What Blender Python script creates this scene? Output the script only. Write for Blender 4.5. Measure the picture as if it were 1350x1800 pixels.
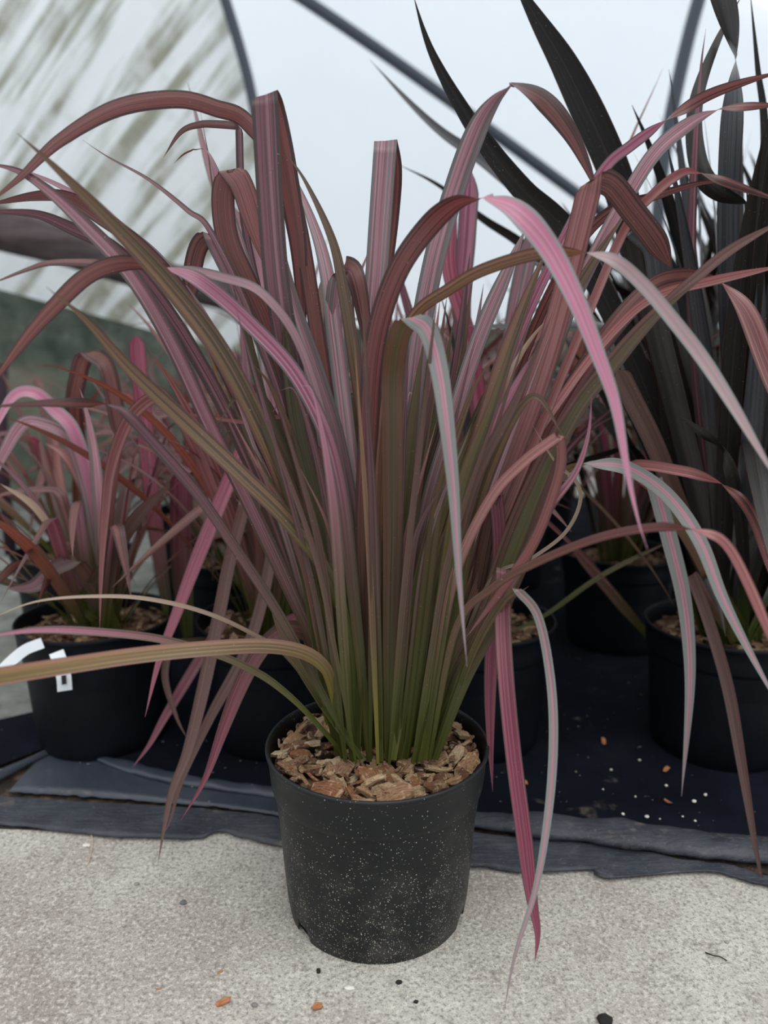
import bpy, bmesh, math, random
from mathutils import Vector, Matrix, noise

for o in list(bpy.data.objects):
    bpy.data.objects.remove(o)
S = bpy.context.scene
COL = S.collection
R = math.radians

# ------------------------------------------------------------------ camera
CAM = Vector((0.009, -0.956, 0.752))
PITCH = R(11.5)
cd = bpy.data.cameras.new('camera'); cam = bpy.data.objects.new('camera', cd); COL.objects.link(cam)
cam.location = CAM
cam.rotation_euler = (R(90) - PITCH, 0, 0)
cd.sensor_fit = 'HORIZONTAL'; cd.sensor_width = 36; cd.lens = 36
cd.clip_start = 0.02
cd.dof.use_dof = True; cd.dof.focus_distance = 0.99; cd.dof.aperture_fstop = 3.4
S.camera = cam

# ------------------------------------------------------------------ world and light
w = bpy.data.worlds.new('overcast'); S.world = w; w.use_nodes = True
nt = w.node_tree; nt.nodes.clear()
out = nt.nodes.new('ShaderNodeOutputWorld'); bg = nt.nodes.new('ShaderNodeBackground')
tc = nt.nodes.new('ShaderNodeTexCoord'); sep = nt.nodes.new('ShaderNodeSeparateXYZ')
rp = nt.nodes.new('ShaderNodeValToRGB')
nt.links.new(tc.outputs['Generated'], sep.inputs[0]); nt.links.new(sep.outputs['Z'], rp.inputs[0])
rp.color_ramp.elements[0].position = 0.0; rp.color_ramp.elements[0].color = (.46, .50, .55, 1)
rp.color_ramp.elements[1].position = .75; rp.color_ramp.elements[1].color = (.97, .99, 1, 1)
nt.links.new(rp.outputs[0], bg.inputs[0]); bg.inputs[1].default_value = 0.95
nt.links.new(bg.outputs[0], out.inputs[0])
sd = bpy.data.lights.new('soft_sun', 'SUN'); sd.energy = 0.9; sd.angle = R(50); sd.color = (1, .985, .96)
sun = bpy.data.objects.new('soft_sun', sd); COL.objects.link(sun)
sun.rotation_euler = (R(22), R(14), 0)
S.view_settings.view_transform = 'Standard'; S.view_settings.look = 'None'
S.view_settings.gamma = 1; S.view_settings.use_curve_mapping = False
S.view_settings.exposure = 0.70

# ------------------------------------------------------------------ helpers
FW = Vector((0, math.cos(PITCH), -math.sin(PITCH))); UP = Vector((0, math.sin(PITCH), math.cos(PITCH)))
def at(px, py, y):
    """point of the world plane at depth y along the line of sight noted from the photograph"""
    r = FW + Vector((1, 0, 0)) * ((px - 675) / 1350) + UP * ((900 - py) / 1350)
    return CAM + r * ((y - CAM.y) / r.y)
def ground(px, py, z=0.0):
    r = FW + Vector((1, 0, 0)) * ((px - 675) / 1350) + UP * ((900 - py) / 1350)
    return CAM + r * ((z - CAM.z) / r.z)

def link_mesh(name, verts, faces, mat, parent=None, uvs=None, smooth=False):
    me = bpy.data.meshes.new(name); me.from_pydata(verts, [], faces); me.update()
    if uvs:
        uvl = me.uv_layers.new(name='UVMap')
        for l in me.loops: uvl.data[l.index].uv = uvs[l.vertex_index]
    if smooth:
        for p in me.polygons: p.use_smooth = True
    if mat: me.materials.append(mat)
    o = bpy.data.objects.new(name, me); COL.objects.link(o)
    if parent: o.parent = parent
    return o
def tag(o, label=None, cat=None, group=None, kind=None):
    if label: o['label'] = label
    if cat: o['category'] = cat
    if group: o['group'] = group
    if kind: o['kind'] = kind
    return o
def empty(name, loc, **k):
    o = bpy.data.objects.new(name, None); COL.objects.link(o); o.location = loc
    return tag(o, **k)

class N:
    def __init__(s, name):
        s.m = bpy.data.materials.new(name); s.m.use_nodes = True; s.t = s.m.node_tree
        s.t.nodes.clear(); s.out = s.t.nodes.new('ShaderNodeOutputMaterial')
    def n(s, kind, **kw):
        x = s.t.nodes.new(kind)
        for k, v in kw.items():
            if k.startswith('i_'):
                x.inputs[k[2:].replace('_', ' ')].default_value = v
            else: setattr(x, k, v)
        return x
    def l(s, a, b): s.t.links.new(a, b)
    def val(s, x):  return x
    def put(s, sock, v):
        if isinstance(v, (int, float, tuple)): sock.default_value = v
        else: s.l(v, sock)
    def math(s, op, a, b=None, c=None, clamp=False):
        x = s.t.nodes.new('ShaderNodeMath'); x.operation = op; x.use_clamp = clamp
        s.put(x.inputs[0], a)
        if b is not None: s.put(x.inputs[1], b)
        if c is not None: s.put(x.inputs[2], c)
        return x.outputs[0]
    def mix(s, f, a, b, blend='MIX'):
        x = s.t.nodes.new('ShaderNodeMix'); x.data_type = 'RGBA'; x.blend_type = blend
        s.put(x.inputs[0], f); s.put(x.inputs[6], a); s.put(x.inputs[7], b)
        return x.outputs[2]
    def ramp(s, f, stops, interp='LINEAR'):
        x = s.t.nodes.new('ShaderNodeValToRGB'); cr = x.color_ramp; cr.interpolation = interp
        while len(cr.elements) < len(stops): cr.elements.new(.5)
        for e, (p, c) in zip(cr.elements, stops):
            e.position = p; e.color = (*c, 1) if len(c) == 3 else c
        s.l(f, x.inputs[0]); return x.outputs[0]
    def noise(s, vec, scale, detail=4, rough=.55, dim='3D'):
        x = s.t.nodes.new('ShaderNodeTexNoise'); x.noise_dimensions = dim
        if vec is not None: s.l(vec, x.inputs['Vector'])
        x.inputs['Scale'].default_value = scale; x.inputs['Detail'].default_value = detail
        x.inputs['Roughness'].default_value = rough
        return x.outputs[0]
    def rng(s, v, a, b, c=0., d=1.):
        x = s.t.nodes.new('ShaderNodeMapRange'); x.interpolation_type = 'SMOOTHSTEP'
        s.put(x.inputs[0], v)
        for i, q in enumerate((a, b, c, d)): x.inputs[i + 1].default_value = q
        return x.outputs[0]
    def obj(s):
        return s.n('ShaderNodeTexCoord').outputs['Object']
    def mapping(s, vec, scale=(1, 1, 1), rot=(0, 0, 0)):
        x = s.n('ShaderNodeMapping'); s.l(vec, x.inputs[0])
        x.inputs['Rotation'].default_value = rot; x.inputs['Scale'].default_value = scale
        return x.outputs[0]
    def bsdf(s, col, rough=.6, spec=.5, bump=None, bstr=.3, bdist=.002):
        p = s.n('ShaderNodeBsdfPrincipled')
        s.put(p.inputs['Base Color'], col if not isinstance(col, tuple) else (*col[:3], 1))
        s.put(p.inputs['Roughness'], rough); s.put(p.inputs['Specular IOR Level'], spec)
        if bump is not None:
            b = s.n('ShaderNodeBump'); s.l(bump, b.inputs['Height'])
            b.inputs['Strength'].default_value = bstr; b.inputs['Distance'].default_value = bdist
            s.l(b.outputs[0], p.inputs['Normal'])
        return p.outputs[0]
    def done(s, sh): s.l(sh, s.out.inputs[0]); return s.m

# ------------------------------------------------------------------ leaf pigments
def leaf_mat(name, up, mu, dn, md, mt=.74, green=(.055, .075, .016), glen=.26, trans=.32, rough=.42, freq=3.1, gs=1.0, spec=.5, brz=.72):
    k = N(name)
    uv = k.n('ShaderNodeUVMap'); sp = k.n('ShaderNodeSeparateXYZ'); k.l(uv.outputs[0], sp.inputs[0])
    u, v = sp.outputs[0], sp.outputs[1]
    rnd = k.n('ShaderNodeObjectInfo').outputs['Random']
    uc = k.math('MULTIPLY_ADD', u, 2., -1.)
    au = k.math('ABSOLUTE', uc)
    cb = k.n('ShaderNodeCombineXYZ')
    k.l(k.math('MULTIPLY', u, freq), cb.inputs[0]); k.l(k.math('MULTIPLY', v, .4), cb.inputs[1])
    k.l(k.math('MULTIPLY', rnd, 77.), cb.inputs[2])
    n1 = k.noise(cb.outputs[0], 1.6, 3.5, .62)
    f = k.rng(n1, .34, .66)
    cf = k.n('ShaderNodeCombineXYZ')
    k.l(k.math('MULTIPLY', u, 15.), cf.inputs[0]); k.l(k.math('MULTIPLY', v, 3.), cf.inputs[1]); k.l(k.math('MULTIPLY', rnd, 31.), cf.inputs[2])
    fine = k.noise(cf.outputs[0], 1., 2, .6)
    wob = k.math('MULTIPLY_ADD', n1, .3, -.15)
    mm = k.rng(k.math('ADD', au, wob), mt - .05, mt + .06)
    up_c = k.mix(mm, k.ramp(f, up), (*mu, 1)); dn_c = k.mix(mm, k.ramp(f, dn), (*md, 1))
    geo = k.n('ShaderNodeNewGeometry')
    c = k.mix(geo.outputs['Backfacing'], up_c, dn_c)
    # green sheath fading upward, striped
    gw = k.math('ADD', v, k.math('MULTIPLY_ADD', n1, .36, -.18))
    if brz:
        bz = k.math('SUBTRACT', 1., k.rng(gw, .14, .52))
        bc = k.ramp(n1, [(.34, (.045, .036, .022)), (.44, (.13, .085, .05)), (.5, (.19, .115, .075)), (.56, (.085, .06, .035)), (.66, (.20, .15, .07))])
        c = k.mix(k.math('MULTIPLY', bz, brz), c, bc)
    gm = k.math('SUBTRACT', 1., k.rng(gw, .02, glen))
    gc = k.ramp(n1, [(.35, green), (.52, (green[0] * 1.6, green[1] * 1.45, green[2] * 1.2)), (.66, (.15, .145, .035))])
    c = k.mix(k.math('MULTIPLY', gm, gs), c, gc)
    # fine fibre lines + thin midrib
    c = k.mix(k.rng(fine, .45, .7, 0., .38), c, k.mix(1., c, (.48, .44, .42, 1), 'MULTIPLY'))
    rib = k.math('SUBTRACT', 1., k.rng(au, .0, .07))
    c = k.mix(k.math('MULTIPLY', rib, .35), c, (.09, .055, .045, 1))
    edge = k.rng(au, .93, .985)
    c = k.mix(k.math('MULTIPLY', edge, .6), c, (.10, .035, .03, 1))
    ps = k.noise(k.obj(), 420., 2, .5)
    c = k.mix(k.rng(ps, .71, .78, 0., .55), c, (.5, .46, .43, 1))
    hv = k.math('MULTIPLY_ADD', rnd, .40, .62)
    c2 = k.n('ShaderNodeHueSaturation'); c2.inputs['Saturation'].default_value = 1.0; k.l(hv, c2.inputs['Value']); k.l(c, c2.inputs['Color'])
    c = c2.outputs[0]
    p = k.bsdf(c, rough, spec, fine, .12, .001)
    tr = k.n('ShaderNodeBsdfTranslucent')
    sat = k.n('ShaderNodeHueSaturation'); sat.inputs['Saturation'].default_value = 1.12; sat.inputs['Value'].default_value = 1.15; k.l(c, sat.inputs['Color'])
    k.l(sat.outputs[0], tr.inputs[0])
    ms = k.n('ShaderNodeMixShader'); ms.inputs[0].default_value = trans
    k.l(p, ms.inputs[1]); k.l(tr.outputs[0], ms.inputs[2])
    return k.done(ms.outputs[0])

CRIM = [(.1, (.07, .026, .025)), (.3, (.19, .06, .058)), (.5, (.26, .088, .082)), (.65, (.11, .045, .038)), (.8, (.29, .115, .095)), (.95, (.17, .055, .055))]
CM = (.07, .035, .035)
PAL = {
 'pink':   leaf_mat('leaf_pink', [(.08, (.20, .17, .17)), (.25, (.46, .22, .27)), (.42, (.58, .33, .38)), (.55, (.27, .10, .13)), (.7, (.52, .24, .30)), (.85, (.62, .42, .45)), (.97, (.30, .26, .27))], (.20, .19, .19), CRIM, CM, glen=.36),
 'mauve':  leaf_mat('leaf_mauve', [(.1, (.07, .04, .042)), (.3, (.20, .075, .10)), (.48, (.27, .105, .14)), (.6, (.06, .05, .048)), (.75, (.22, .085, .11)), (.95, (.30, .15, .18))], (.065, .045, .042), CRIM, CM, mt=.72),
 'bronze': leaf_mat('leaf_bronze', [(.08, (.055, .042, .028)), (.28, (.14, .085, .045)), (.48, (.21, .12, .065)), (.62, (.11, .085, .04)), (.8, (.24, .12, .08)), (.95, (.15, .07, .055))], (.11, .05, .045), [(.2, (.14, .06, .045)), (.5, (.24, .10, .07)), (.8, (.13, .07, .045))], (.09, .04, .035), mt=.8, glen=.45),
 'gold':   leaf_mat('leaf_gold', [(.1, (.20, .14, .05)), (.35, (.42, .26, .11)), (.55, (.50, .30, .16)), (.68, (.10, .08, .04)), (.85, (.44, .24, .16))], (.38, .18, .15), CRIM, CM, mt=.8, glen=.22, green=(.2, .2, .04)),
 'olive':  leaf_mat('leaf_olive', [(.1, (.04, .045, .02)), (.35, (.10, .095, .035)), (.55, (.15, .12, .05)), (.72, (.07, .065, .03)), (.9, (.17, .10, .065))], (.10, .06, .045), [(.2, (.10, .06, .04)), (.6, (.16, .10, .055))], (.07, .045, .035), glen=.6),
 'rose':   leaf_mat('leaf_rose', [(.1, (.30, .10, .10)), (.35, (.44, .17, .17)), (.6, (.46, .22, .20)), (.78, (.24, .09, .09)), (.95, (.50, .25, .24))], (.22, .10, .095), CRIM, CM, mt=.84),
 'magenta': leaf_mat('leaf_magenta', [(.1, (.30, .09, .15)), (.4, (.48, .18, .27)), (.7, (.54, .26, .34)), (.95, (.30, .09, .15))], (.15, .14, .145), CRIM, CM, mt=.76, glen=.5),
 'grey':   leaf_mat('leaf_grey', [(.1, (.55, .27, .33)), (.5, (.68, .34, .42)), (.9, (.55, .30, .34))], (.30, .31, .30), [(.2, (.11, .09, .035)), (.5, (.19, .12, .055)), (.8, (.08, .075, .03))], (.17, .085, .05), mt=.30, glen=.25),
 'greyrust': leaf_mat('leaf_grey_rust', [(.1, (.36, .33, .33)), (.45, (.50, .27, .29)), (.7, (.40, .37, .37)), (.9, (.52, .30, .32))], (.30, .30, .30), [(.1, (.10, .06, .03)), (.4, (.26, .12, .07)), (.7, (.30, .14, .085)), (.9, (.12, .08, .04))], (.12, .055, .035), mt=.7),
 'hot':    leaf_mat('leaf_hot_pink', [(.1, (.56, .20, .31)), (.5, (.66, .27, .40)), (.9, (.60, .26, .35))], (.33, .31, .32), CRIM, CM, mt=.72, glen=.2),
 'crim':   leaf_mat('leaf_crimson', CRIM, CM, CRIM, CM, mt=.8, trans=.45),
 'wine':   leaf_mat('leaf_wine', [(.1, (.24, .05, .09)), (.4, (.36, .09, .14)), (.65, (.42, .15, .20)), (.9, (.26, .06, .10))], (.13, .07, .075), CRIM, CM, mt=.84),
 'rust':   leaf_mat('leaf_rust', [(.1, (.20, .06, .045)), (.5, (.32, .11, .075)), (.9, (.22, .06, .05))], (.13, .05, .04), CRIM, CM, mt=.86),
 'brown':  leaf_mat('leaf_brown', [(.1, (.13, .065, .055)), (.5, (.20, .105, .09)), (.9, (.15, .08, .07))], (.10, .06, .055), [(.3, (.12, .05, .045)), (.7, (.17, .08, .07))], (.08, .04, .04), mt=.84),
 'cream':  leaf_mat('leaf_cream', [(.1, (.50, .38, .28)), (.5, (.62, .50, .38)), (.9, (.48, .30, .22))], (.45, .33, .27), [(.2, (.45, .34, .26)), (.8, (.5, .36, .3))], (.4, .3, .25), mt=.84),
 'dark':   leaf_mat('leaf_dark', [(.15, (.011, .010, .010)), (.5, (.022, .020, .017)), (.85, (.015, .014, .014))], (.012, .011, .011), [(.2, (.018, .018, .017)), (.8, (.03, .029, .027))], (.017, .016, .016), mt=.9, brz=0, trans=.06, spec=.25, rough=.38, green=(.03, .055, .012), glen=.3),
 'slate':  leaf_mat('leaf_slate', [(.15, (.035, .037, .042)), (.5, (.065, .07, .08)), (.85, (.045, .046, .052))], (.03, .03, .033), [(.2, (.03, .03, .03)), (.8, (.05, .047, .045))], (.03, .03, .03), mt=.88, brz=0, trans=.06, spec=.35, rough=.32, green=(.03, .055, .012), glen=.3),
}

# ------------------------------------------------------------------ leaf builder
def catmull(P, n):
    if len(P) == 2: return [P[0].lerp(P[1], i / n) for i in range(n + 1)]
    Q = [P[0] * 2 - P[1]] + P + [P[-1] * 2 - P[-2]]
    L = []
    for i in range(1, len(Q) - 2):
        a, b, c, d = Q[i - 1], Q[i], Q[i + 1], Q[i + 2]
        for j in range(n):
            t = j / n
            L.append(.5 * ((2 * b) + (c - a) * t + (2 * a - 5 * b + 4 * c - d) * t * t + (3 * b - a - 3 * c + d) * t ** 3))
    L.append(P[-1].copy())
    return L
UJ = (-1, -.92, -.5, 0, .5, .92, 1)
def ribbon(name, pts, sides, wid, mat, parent, keel=.16, face=1, vs=1.):
    """pts: centre line, sides: unit side vectors, wid: half widths"""
    n = len(pts); V = []; F = []; UV = []; acc = 0
    for i in range(n):
        a = pts[max(0, i - 1)]; b = pts[min(n - 1, i + 1)]
        T = b - a
        if T.length < 1e-7: T = Vector((0, 0, 1))
        T.normalize()
        s = sides[i]; nr = s.cross(T)
        if nr.length > 1e-6: nr.normalize()
        if i: acc += (pts[i] - pts[i - 1]).length
        for u in UJ:
            V.append(pts[i] + s * (u * wid[i]) + nr * (wid[i] * keel * (abs(u) - .5)))
            UV.append(((u + 1) / 2, acc * vs))
    m = len(UJ)
    for i in range(n - 1):
        for j in range(m - 1):
            a = i * m + j
            F.append((a, a + 1, a + m + 1, a + m))
    return link_mesh(name, V, F, mat, parent, UV, True)
def prof(t, base=.62, tip=.62, pw=1.7):
    w = min(1., base + (1 - base) * t / .35)
    if t > tip: w *= max(0.02, 1 - ((t - tip) / (1 - tip)) ** pw)
    return w
lrnd = random.Random(5)
def traced(parent, pal, wpx, pts, face=1, ang=None, y0=0., y1=None, tip=.62, base=.5, keel=.16, open_end=False, name='leaf', pw=1.7, vs=1.):
    """pts: (px, py) or (px, py, y) with 'F' for a crease where the blade turns its other face"""
    segs = [[]]; dep = []
    P = [p for p in pts if p != 'F']
    # depth: fill in the missing ones linearly along the outline
    L = [0]
    for a, b in zip(P, P[1:]): L.append(L[-1] + math.hypot(a[0] - b[0], a[1] - b[1]))
    key = [(L[i], p[2]) for i, p in enumerate(P) if len(p) > 2]
    if not key or key[0][0] > 0: key.insert(0, (0, y0))
    if key[-1][0] < L[-1]: key.append((L[-1], y1 if y1 is not None else key[-1][1]))
    def dy(s):
        for (a, ya), (b, yb) in zip(key, key[1:]):
            if s <= b + 1e-6:
                t = (s - a) / max(1e-6, b - a); return ya + (yb - ya) * t
        return key[-1][1]
    idx = 0
    for p in pts:
        if p == 'F':
            segs.append([segs[-1][-1]]); continue
        segs[-1].append(at(p[0], p[1], dy(L[idx]))); idx += 1
    C = []; flips = []
    fl = 0
    cuts = []
    for si, s in enumerate(segs):
        c = catmull(s, 9)
        if si: cuts.append(len(C) - 1); C += c[1:]; flips += [si % 2] * (len(c) - 1)
        else: C += c; flips += [0] * len(c)
    n = len(C)
    # arclength
    A = [0]
    for a, b in zip(C, C[1:]): A.append(A[-1] + (b - a).length)
    tot = A[-1]
    a0, a1 = ang if ang else (lrnd.uniform(-30, 30), lrnd.uniform(-20, 20))
    Zm = sum((p - CAM).dot(FW) for p in C[n // 3:2 * n // 3 + 1]) / len(C[n // 3:2 * n // 3 + 1])
    hw = wpx * Zm / 1350 / 2 * .95
    sides = []; wid = []
    for i in range(n):
        t = A[i] / tot
        lo, hi = i - 1, i + 1
        if i in cuts: lo, hi = i - 1, i
        T = (C[min(n - 1, hi)] - C[max(0, lo)]).normalized()
        Vw = (CAM - C[i]).normalized()
        s = T.cross(Vw)
        if s.length < 1e-4: s = sides[-1].copy() if sides else Vector((1, 0, 0))
        s.normalize()
        an = a0 + (a1 - a0) * t
        s = Matrix.Rotation(R(an), 3, T) @ s
        if flips[i]: s = -s
        s = s * face
        sides.append(s)
        tt = t
        wdt = prof(tt, base, tip if not open_end else 2, pw) / max(.8, abs(math.cos(R(an))))
        wid.append(hw * wdt)
    for c in cuts:
        if not 0 < c < n - 1: continue
        a_, b_ = sides[c - 1], sides[c + 1]
        m = a_ + b_
        if a_.dot(b_) > -.45:
            m.normalize(); Dw = 1.5 * hw
            for i in range(n):
                d = abs(A[i] - A[c])
                if d < Dw:
                    q = d / Dw; q = q * q * (3 - 2 * q)
                    sides[i] = (m * (1 - q) + sides[i] * q).normalized()
        else:
            Dw = 6.5 * hw
            for i in range(n):
                d = (A[i] - A[c]) / Dw
                if abs(d) < 1:
                    T = (C[min(n - 1, i + 1)] - C[max(0, i - 1)]).normalized()
                    u_ = (d + 1) / 2; u_ = .5 * u_ + .5 * u_ * u_ * (3 - 2 * u_)
                    turn = 180 * u_ if d < 0 else -180 * (1 - u_)
                    if i == c: turn = 90; sides[i] = a_
                    sides[i] = Matrix.Rotation(R(turn), 3, T) @ sides[i]
    return ribbon(name, C, sides, wid, PAL[pal], parent, keel, vs=vs)

def grown(parent, pal, root, az, lean, bend, length, width, rnd, kink=None, twist=0, n=26, name='leaf', tip=.6, keel=.2, bp=1.8):
    """a blade grown from root: lean (deg from vertical) increasing by bend (deg) along it, optional kink (t, deg)"""
    p = root.copy(); C = [p.copy()]; sides = []; wid = []
    d = Vector((math.cos(az), math.sin(az), 0)); hs = Vector((-math.sin(az), math.cos(az), 0))
    azw = rnd.uniform(-.5, .5)
    for i in range(n + 1):
        t = i / n
        th = lean + bend * t ** bp
        if kink and t > kink[0]: th += kink[1] * min(1, (t - kink[0]) / .05)
        th = min(th, 176)
        a2 = az + azw * t
        d = Vector((math.cos(a2), math.sin(a2), 0)); hs = Vector((-math.sin(a2), math.cos(a2), 0))
        T = d * math.sin(R(th)) + Vector((0, 0, 1)) * math.cos(R(th))
        s = Matrix.Rotation(R(twist * t), 3, T) @ hs
        sides.append(s); wid.append(width / 2 * prof(t, .55, tip))
        if i: p = p + T * (length / n); 
        if i: C.append(p.copy())
    return ribbon(name, C, sides, wid, PAL[pal], parent, keel, vs=1.7)

# ------------------------------------------------------------------ surfaces
k = N('concrete'); oc = k.obj()
n1 = k.noise(oc, 3.2, 6, .6); n2 = k.noise(oc, 26, 6, .7); n5 = k.noise(oc, 75, 5, .7); n3 = k.noise(oc, 190, 3, .6); n4 = k.noise(oc, 460, 2, .6)
c = k.ramp(n1, [(.36, (.27, .24, .215)), (.5, (.36, .335, .30)), (.62, (.43, .41, .37))])
c = k.mix(k.rng(n2, .51, .66, 0, .55), c, (.22, .19, .165, 1))
c = k.mix(k.rng(n2, .34, .46, .4, 0), c, (.58, .56, .50, 1))
c = k.mix(k.rng(n5, .55, .68, 0, .6), c, (.18, .16, .14, 1))
c = k.mix(k.rng(n5, .34, .45, .5, 0), c, (.56, .54, .49, 1))
c = k.mix(k.rng(n3, .54, .64, 0, .65), c, (.15, .135, .12, 1))
c = k.mix(k.rng(n3, .36, .46, .5, 0), c, (.62, .60, .55, 1))
c = k.mix(k.rng(n4, .56, .66, 0, .6), c, (.12, .11, .10, 1))
bh = k.math('ADD', k.math('MULTIPLY', n3, .7), k.math('ADD', k.math('MULTIPLY', n4, .4), k.math('MULTIPLY', n5, .8)))
M_CONC = k.done(k.bsdf(c, .92, .2, bh, .55, .003))

k = N('weed_mat'); oc = k.obj()
n1 = k.noise(oc, 5, 5, .6); n3 = k.noise(oc, 130, 2, .5); n5 = k.noise(oc, 9, 4, .6)
c = k.ramp(n1, [(.35, (.003, .004, .007)), (.6, (.006, .0075, .013)), (.8, (.014, .015, .018))])
c = k.mix(k.rng(n3, .73, .77, 0, .8), c, (.30, .27, .23, 1))
c = k.mix(k.rng(n5, .64, .75, 0, .55), c, (.14, .12, .095, 1))
M_MAT = k.done(k.bsdf(c, .9, .05, n1, .4, .01))

k = N('grey_plastic'); oc = k.obj()
n1 = k.noise(oc, 12, 6, .65); n2 = k.noise(k.mapping(oc, (30, 160, 30)), 1, 4, .6); n3 = k.noise(oc, 230, 3, .6); n6 = k.noise(oc, 16, 5, .7)
c = k.ramp(n1, [(.3, (.018, .022, .029)), (.5, (.033, .039, .05)), (.75, (.066, .070, .078))])
c = k.mix(k.rng(n3, .6, .74, 0, .5), c, (.18, .17, .155, 1))
c = k.mix(k.rng(n6, .58, .72, 0, .7), c, (.17, .145, .115, 1))
M_PLAS = k.done(k.bsdf(c, .55, .4, k.math('ADD', n1, k.math('MULTIPLY', n2, .4)), .7, .008))

k = N('blue_plastic'); oc = k.obj()
n1 = k.noise(oc, 7, 5, .6); n3 = k.noise(oc, 120, 2, .5)
c = k.ramp(n1, [(.3, (.022, .028, .040)), (.6, (.036, .043, .058)), (.8, (.055, .06, .072))])
c = k.mix(k.rng(n3, .74, .78, 0, .8), c, (.4, .38, .35, 1))
M_BLUE = k.done(k.bsdf(c, .4, .5, n1, .4, .01))

k = N('soil'); oc = k.obj()
n1 = k.noise(oc, 30, 6, .7); n3 = k.noise(oc, 150, 4, .7)
c = k.ramp(n1, [(.3, (.02, .018, .016)), (.5, (.05, .04, .033)), (.62, (.13, .085, .055)), (.75, (.19, .16, .13))])
M_SOIL = k.done(k.bsdf(c, .95, .1, n3, .9, .01))

k = N('pot_plastic'); oc = k.obj(); sp = k.n('ShaderNodeSeparateXYZ'); k.l(oc, sp.inputs[0])
z = sp.outputs[2]
lo = k.rng(z, .02, .22, 1, .0)
c = k.ramp(k.noise(oc, 14, 5, .6), [(.3, (.0045, .0065, .007)), (.7, (.008, .010, .011))])
dust = k.noise(oc, 26, 5, .65)
c = k.mix(k.math('MULTIPLY', k.rng(dust, .42, .72), k.math('MULTIPLY', lo, .42)), c, (.075, .068, .055, 1))
vo = k.n('ShaderNodeTexVoronoi'); vo.inputs['Scale'].default_value = 460; k.l(oc, vo.inputs['Vector'])
vs = k.n('ShaderNodeSeparateColor'); k.l(vo.outputs['Color'], vs.inputs[0])
dens = k.math('MULTIPLY_ADD', lo, .8, .10)
dens = k.math('MULTIPLY', dens, k.rng(dust, .3, .6, .35, 1.))
spot = k.math('MULTIPLY', k.math('LESS_THAN', vs.outputs[0], dens), k.math('LESS_THAN', vo.outputs['Distance'], k.math('MULTIPLY_ADD', vs.outputs[1], .30, .08)))
c = k.mix(k.math('MULTIPLY', spot, k.math('MULTIPLY_ADD', vs.outputs[2], .6, .25)), c, (.50, .48, .43, 1))
M_POT = k.done(k.bsdf(c, .48, .33, dust, .15, .002))

k = N('clean_pot'); oc = k.obj()
c = k.ramp(k.noise(oc, 14, 5, .6), [(.3, (.0025, .0035, .006)), (.7, (.0045, .006, .010))])
M_POT2 = k.done(k.bsdf(c, .5, .15))

k = N('bark'); oc = k.obj(); rnd = k.n('ShaderNodeObjectInfo').outputs['Random']
g = k.mapping(oc, (60, 1100, 700)); gr = k.noise(g, 1, 4, .7)
c = k.ramp(rnd, [(.0, (.27, .16, .09)), (.16, (.22, .10, .05)), (.32, (.36, .25, .15)), (.46, (.13, .06, .035)), (.58, (.30, .18, .10)), (.70, (.06, .03, .022)), (.8, (.20, .115, .07)), (.90, (.42, .32, .21)), (1., (.17, .085, .05))], 'CONSTANT')
c = k.mix(k.rng(gr, .46, .62, 0, .85), c, k.mix(1., c, (.30, .24, .20, 1), 'MULTIPLY'))
c = k.mix(k.rng(k.noise(oc, 120, 3, .6), .52, .66, 0, .5), c, (.50, .38, .25, 1))
M_BARK = k.done(k.bsdf(c, .85, .2, gr, .9, .002))

k = N('bark_bed'); oc = k.obj()
vo = k.n('ShaderNodeTexVoronoi'); vo.inputs['Scale'].default_value = 70; k.l(oc, vo.inputs['Vector'])
vs = k.n('ShaderNodeSeparateColor'); k.l(vo.outputs['Color'], vs.inputs[0])
c = k.ramp(vs.outputs[0], [(.0, (.15, .09, .05)), (.25, (.09, .045, .028)), (.45, (.26, .18, .11)), (.65, (.04, .022, .016)), (.8, (.18, .11, .065)), (.95, (.32, .24, .16))], 'CONSTANT')  # bed tones kept darker, painting in the shade of gaps between chips
c = k.mix(k.rng(k.noise(oc, 260, 3, .6), .45, .7, 0, .6), c, (.08, .045, .03, 1))
M_BED = k.done(k.bsdf(c, .9, .15, k.noise(oc, 150, 4, .7), .9, .004))

def film(name, stripes):
    k = N(name); oc = k.obj()
    base = (.93, .96, .985, 1)
    c = k.mix(k.rng(k.noise(oc, 1.2, 4, .5), .35, .7, 0, .5), base, (.86, .92, .975, 1))
    if stripes:
        uvn = k.n('ShaderNodeUVMap').outputs[0]
        st = k.noise(k.mapping(uvn, (9, .6, 1)), 1.3, 3, .55)
        st2 = k.noise(k.mapping(uvn, (2, 2, 1)), 2.2, 5, .6)
        c = k.mix(1., (.95, .96, .95, 1), (1, 1, 1, 1), 'MULTIPLY')
        c = k.mix(k.math('MULTIPLY', k.rng(st, .44, .60), k.rng(st2, .3, .6, .4, .95)), c, (.30, .29, .20, 1))
        c = k.mix(k.rng(st2, .5, .75, 0, .35), c, (.50, .52, .46, 1))
    d = k.n('ShaderNodeBsdfDiffuse'); t = k.n('ShaderNodeBsdfTranslucent'); g = k.n('ShaderNodeBsdfGlossy')
    k.l(c, d.inputs[0]); k.l(c, t.inputs[0]); g.inputs['Roughness'].default_value = .4
    m = k.n('ShaderNodeMixShader'); m.inputs[0].default_value = .62
    k.l(d.outputs[0], m.inputs[1]); k.l(t.outputs[0], m.inputs[2])
    m2 = k.n('ShaderNodeMixShader'); m2.inputs[0].default_value = .03
    k.l(m.outputs[0], m2.inputs[1]); k.l(g.outputs[0], m2.inputs[2])
    return k.done(m2.outputs[0])
M_FILM = film('tunnel_film', False); M_FILM2 = film('dirty_film', True)

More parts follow.
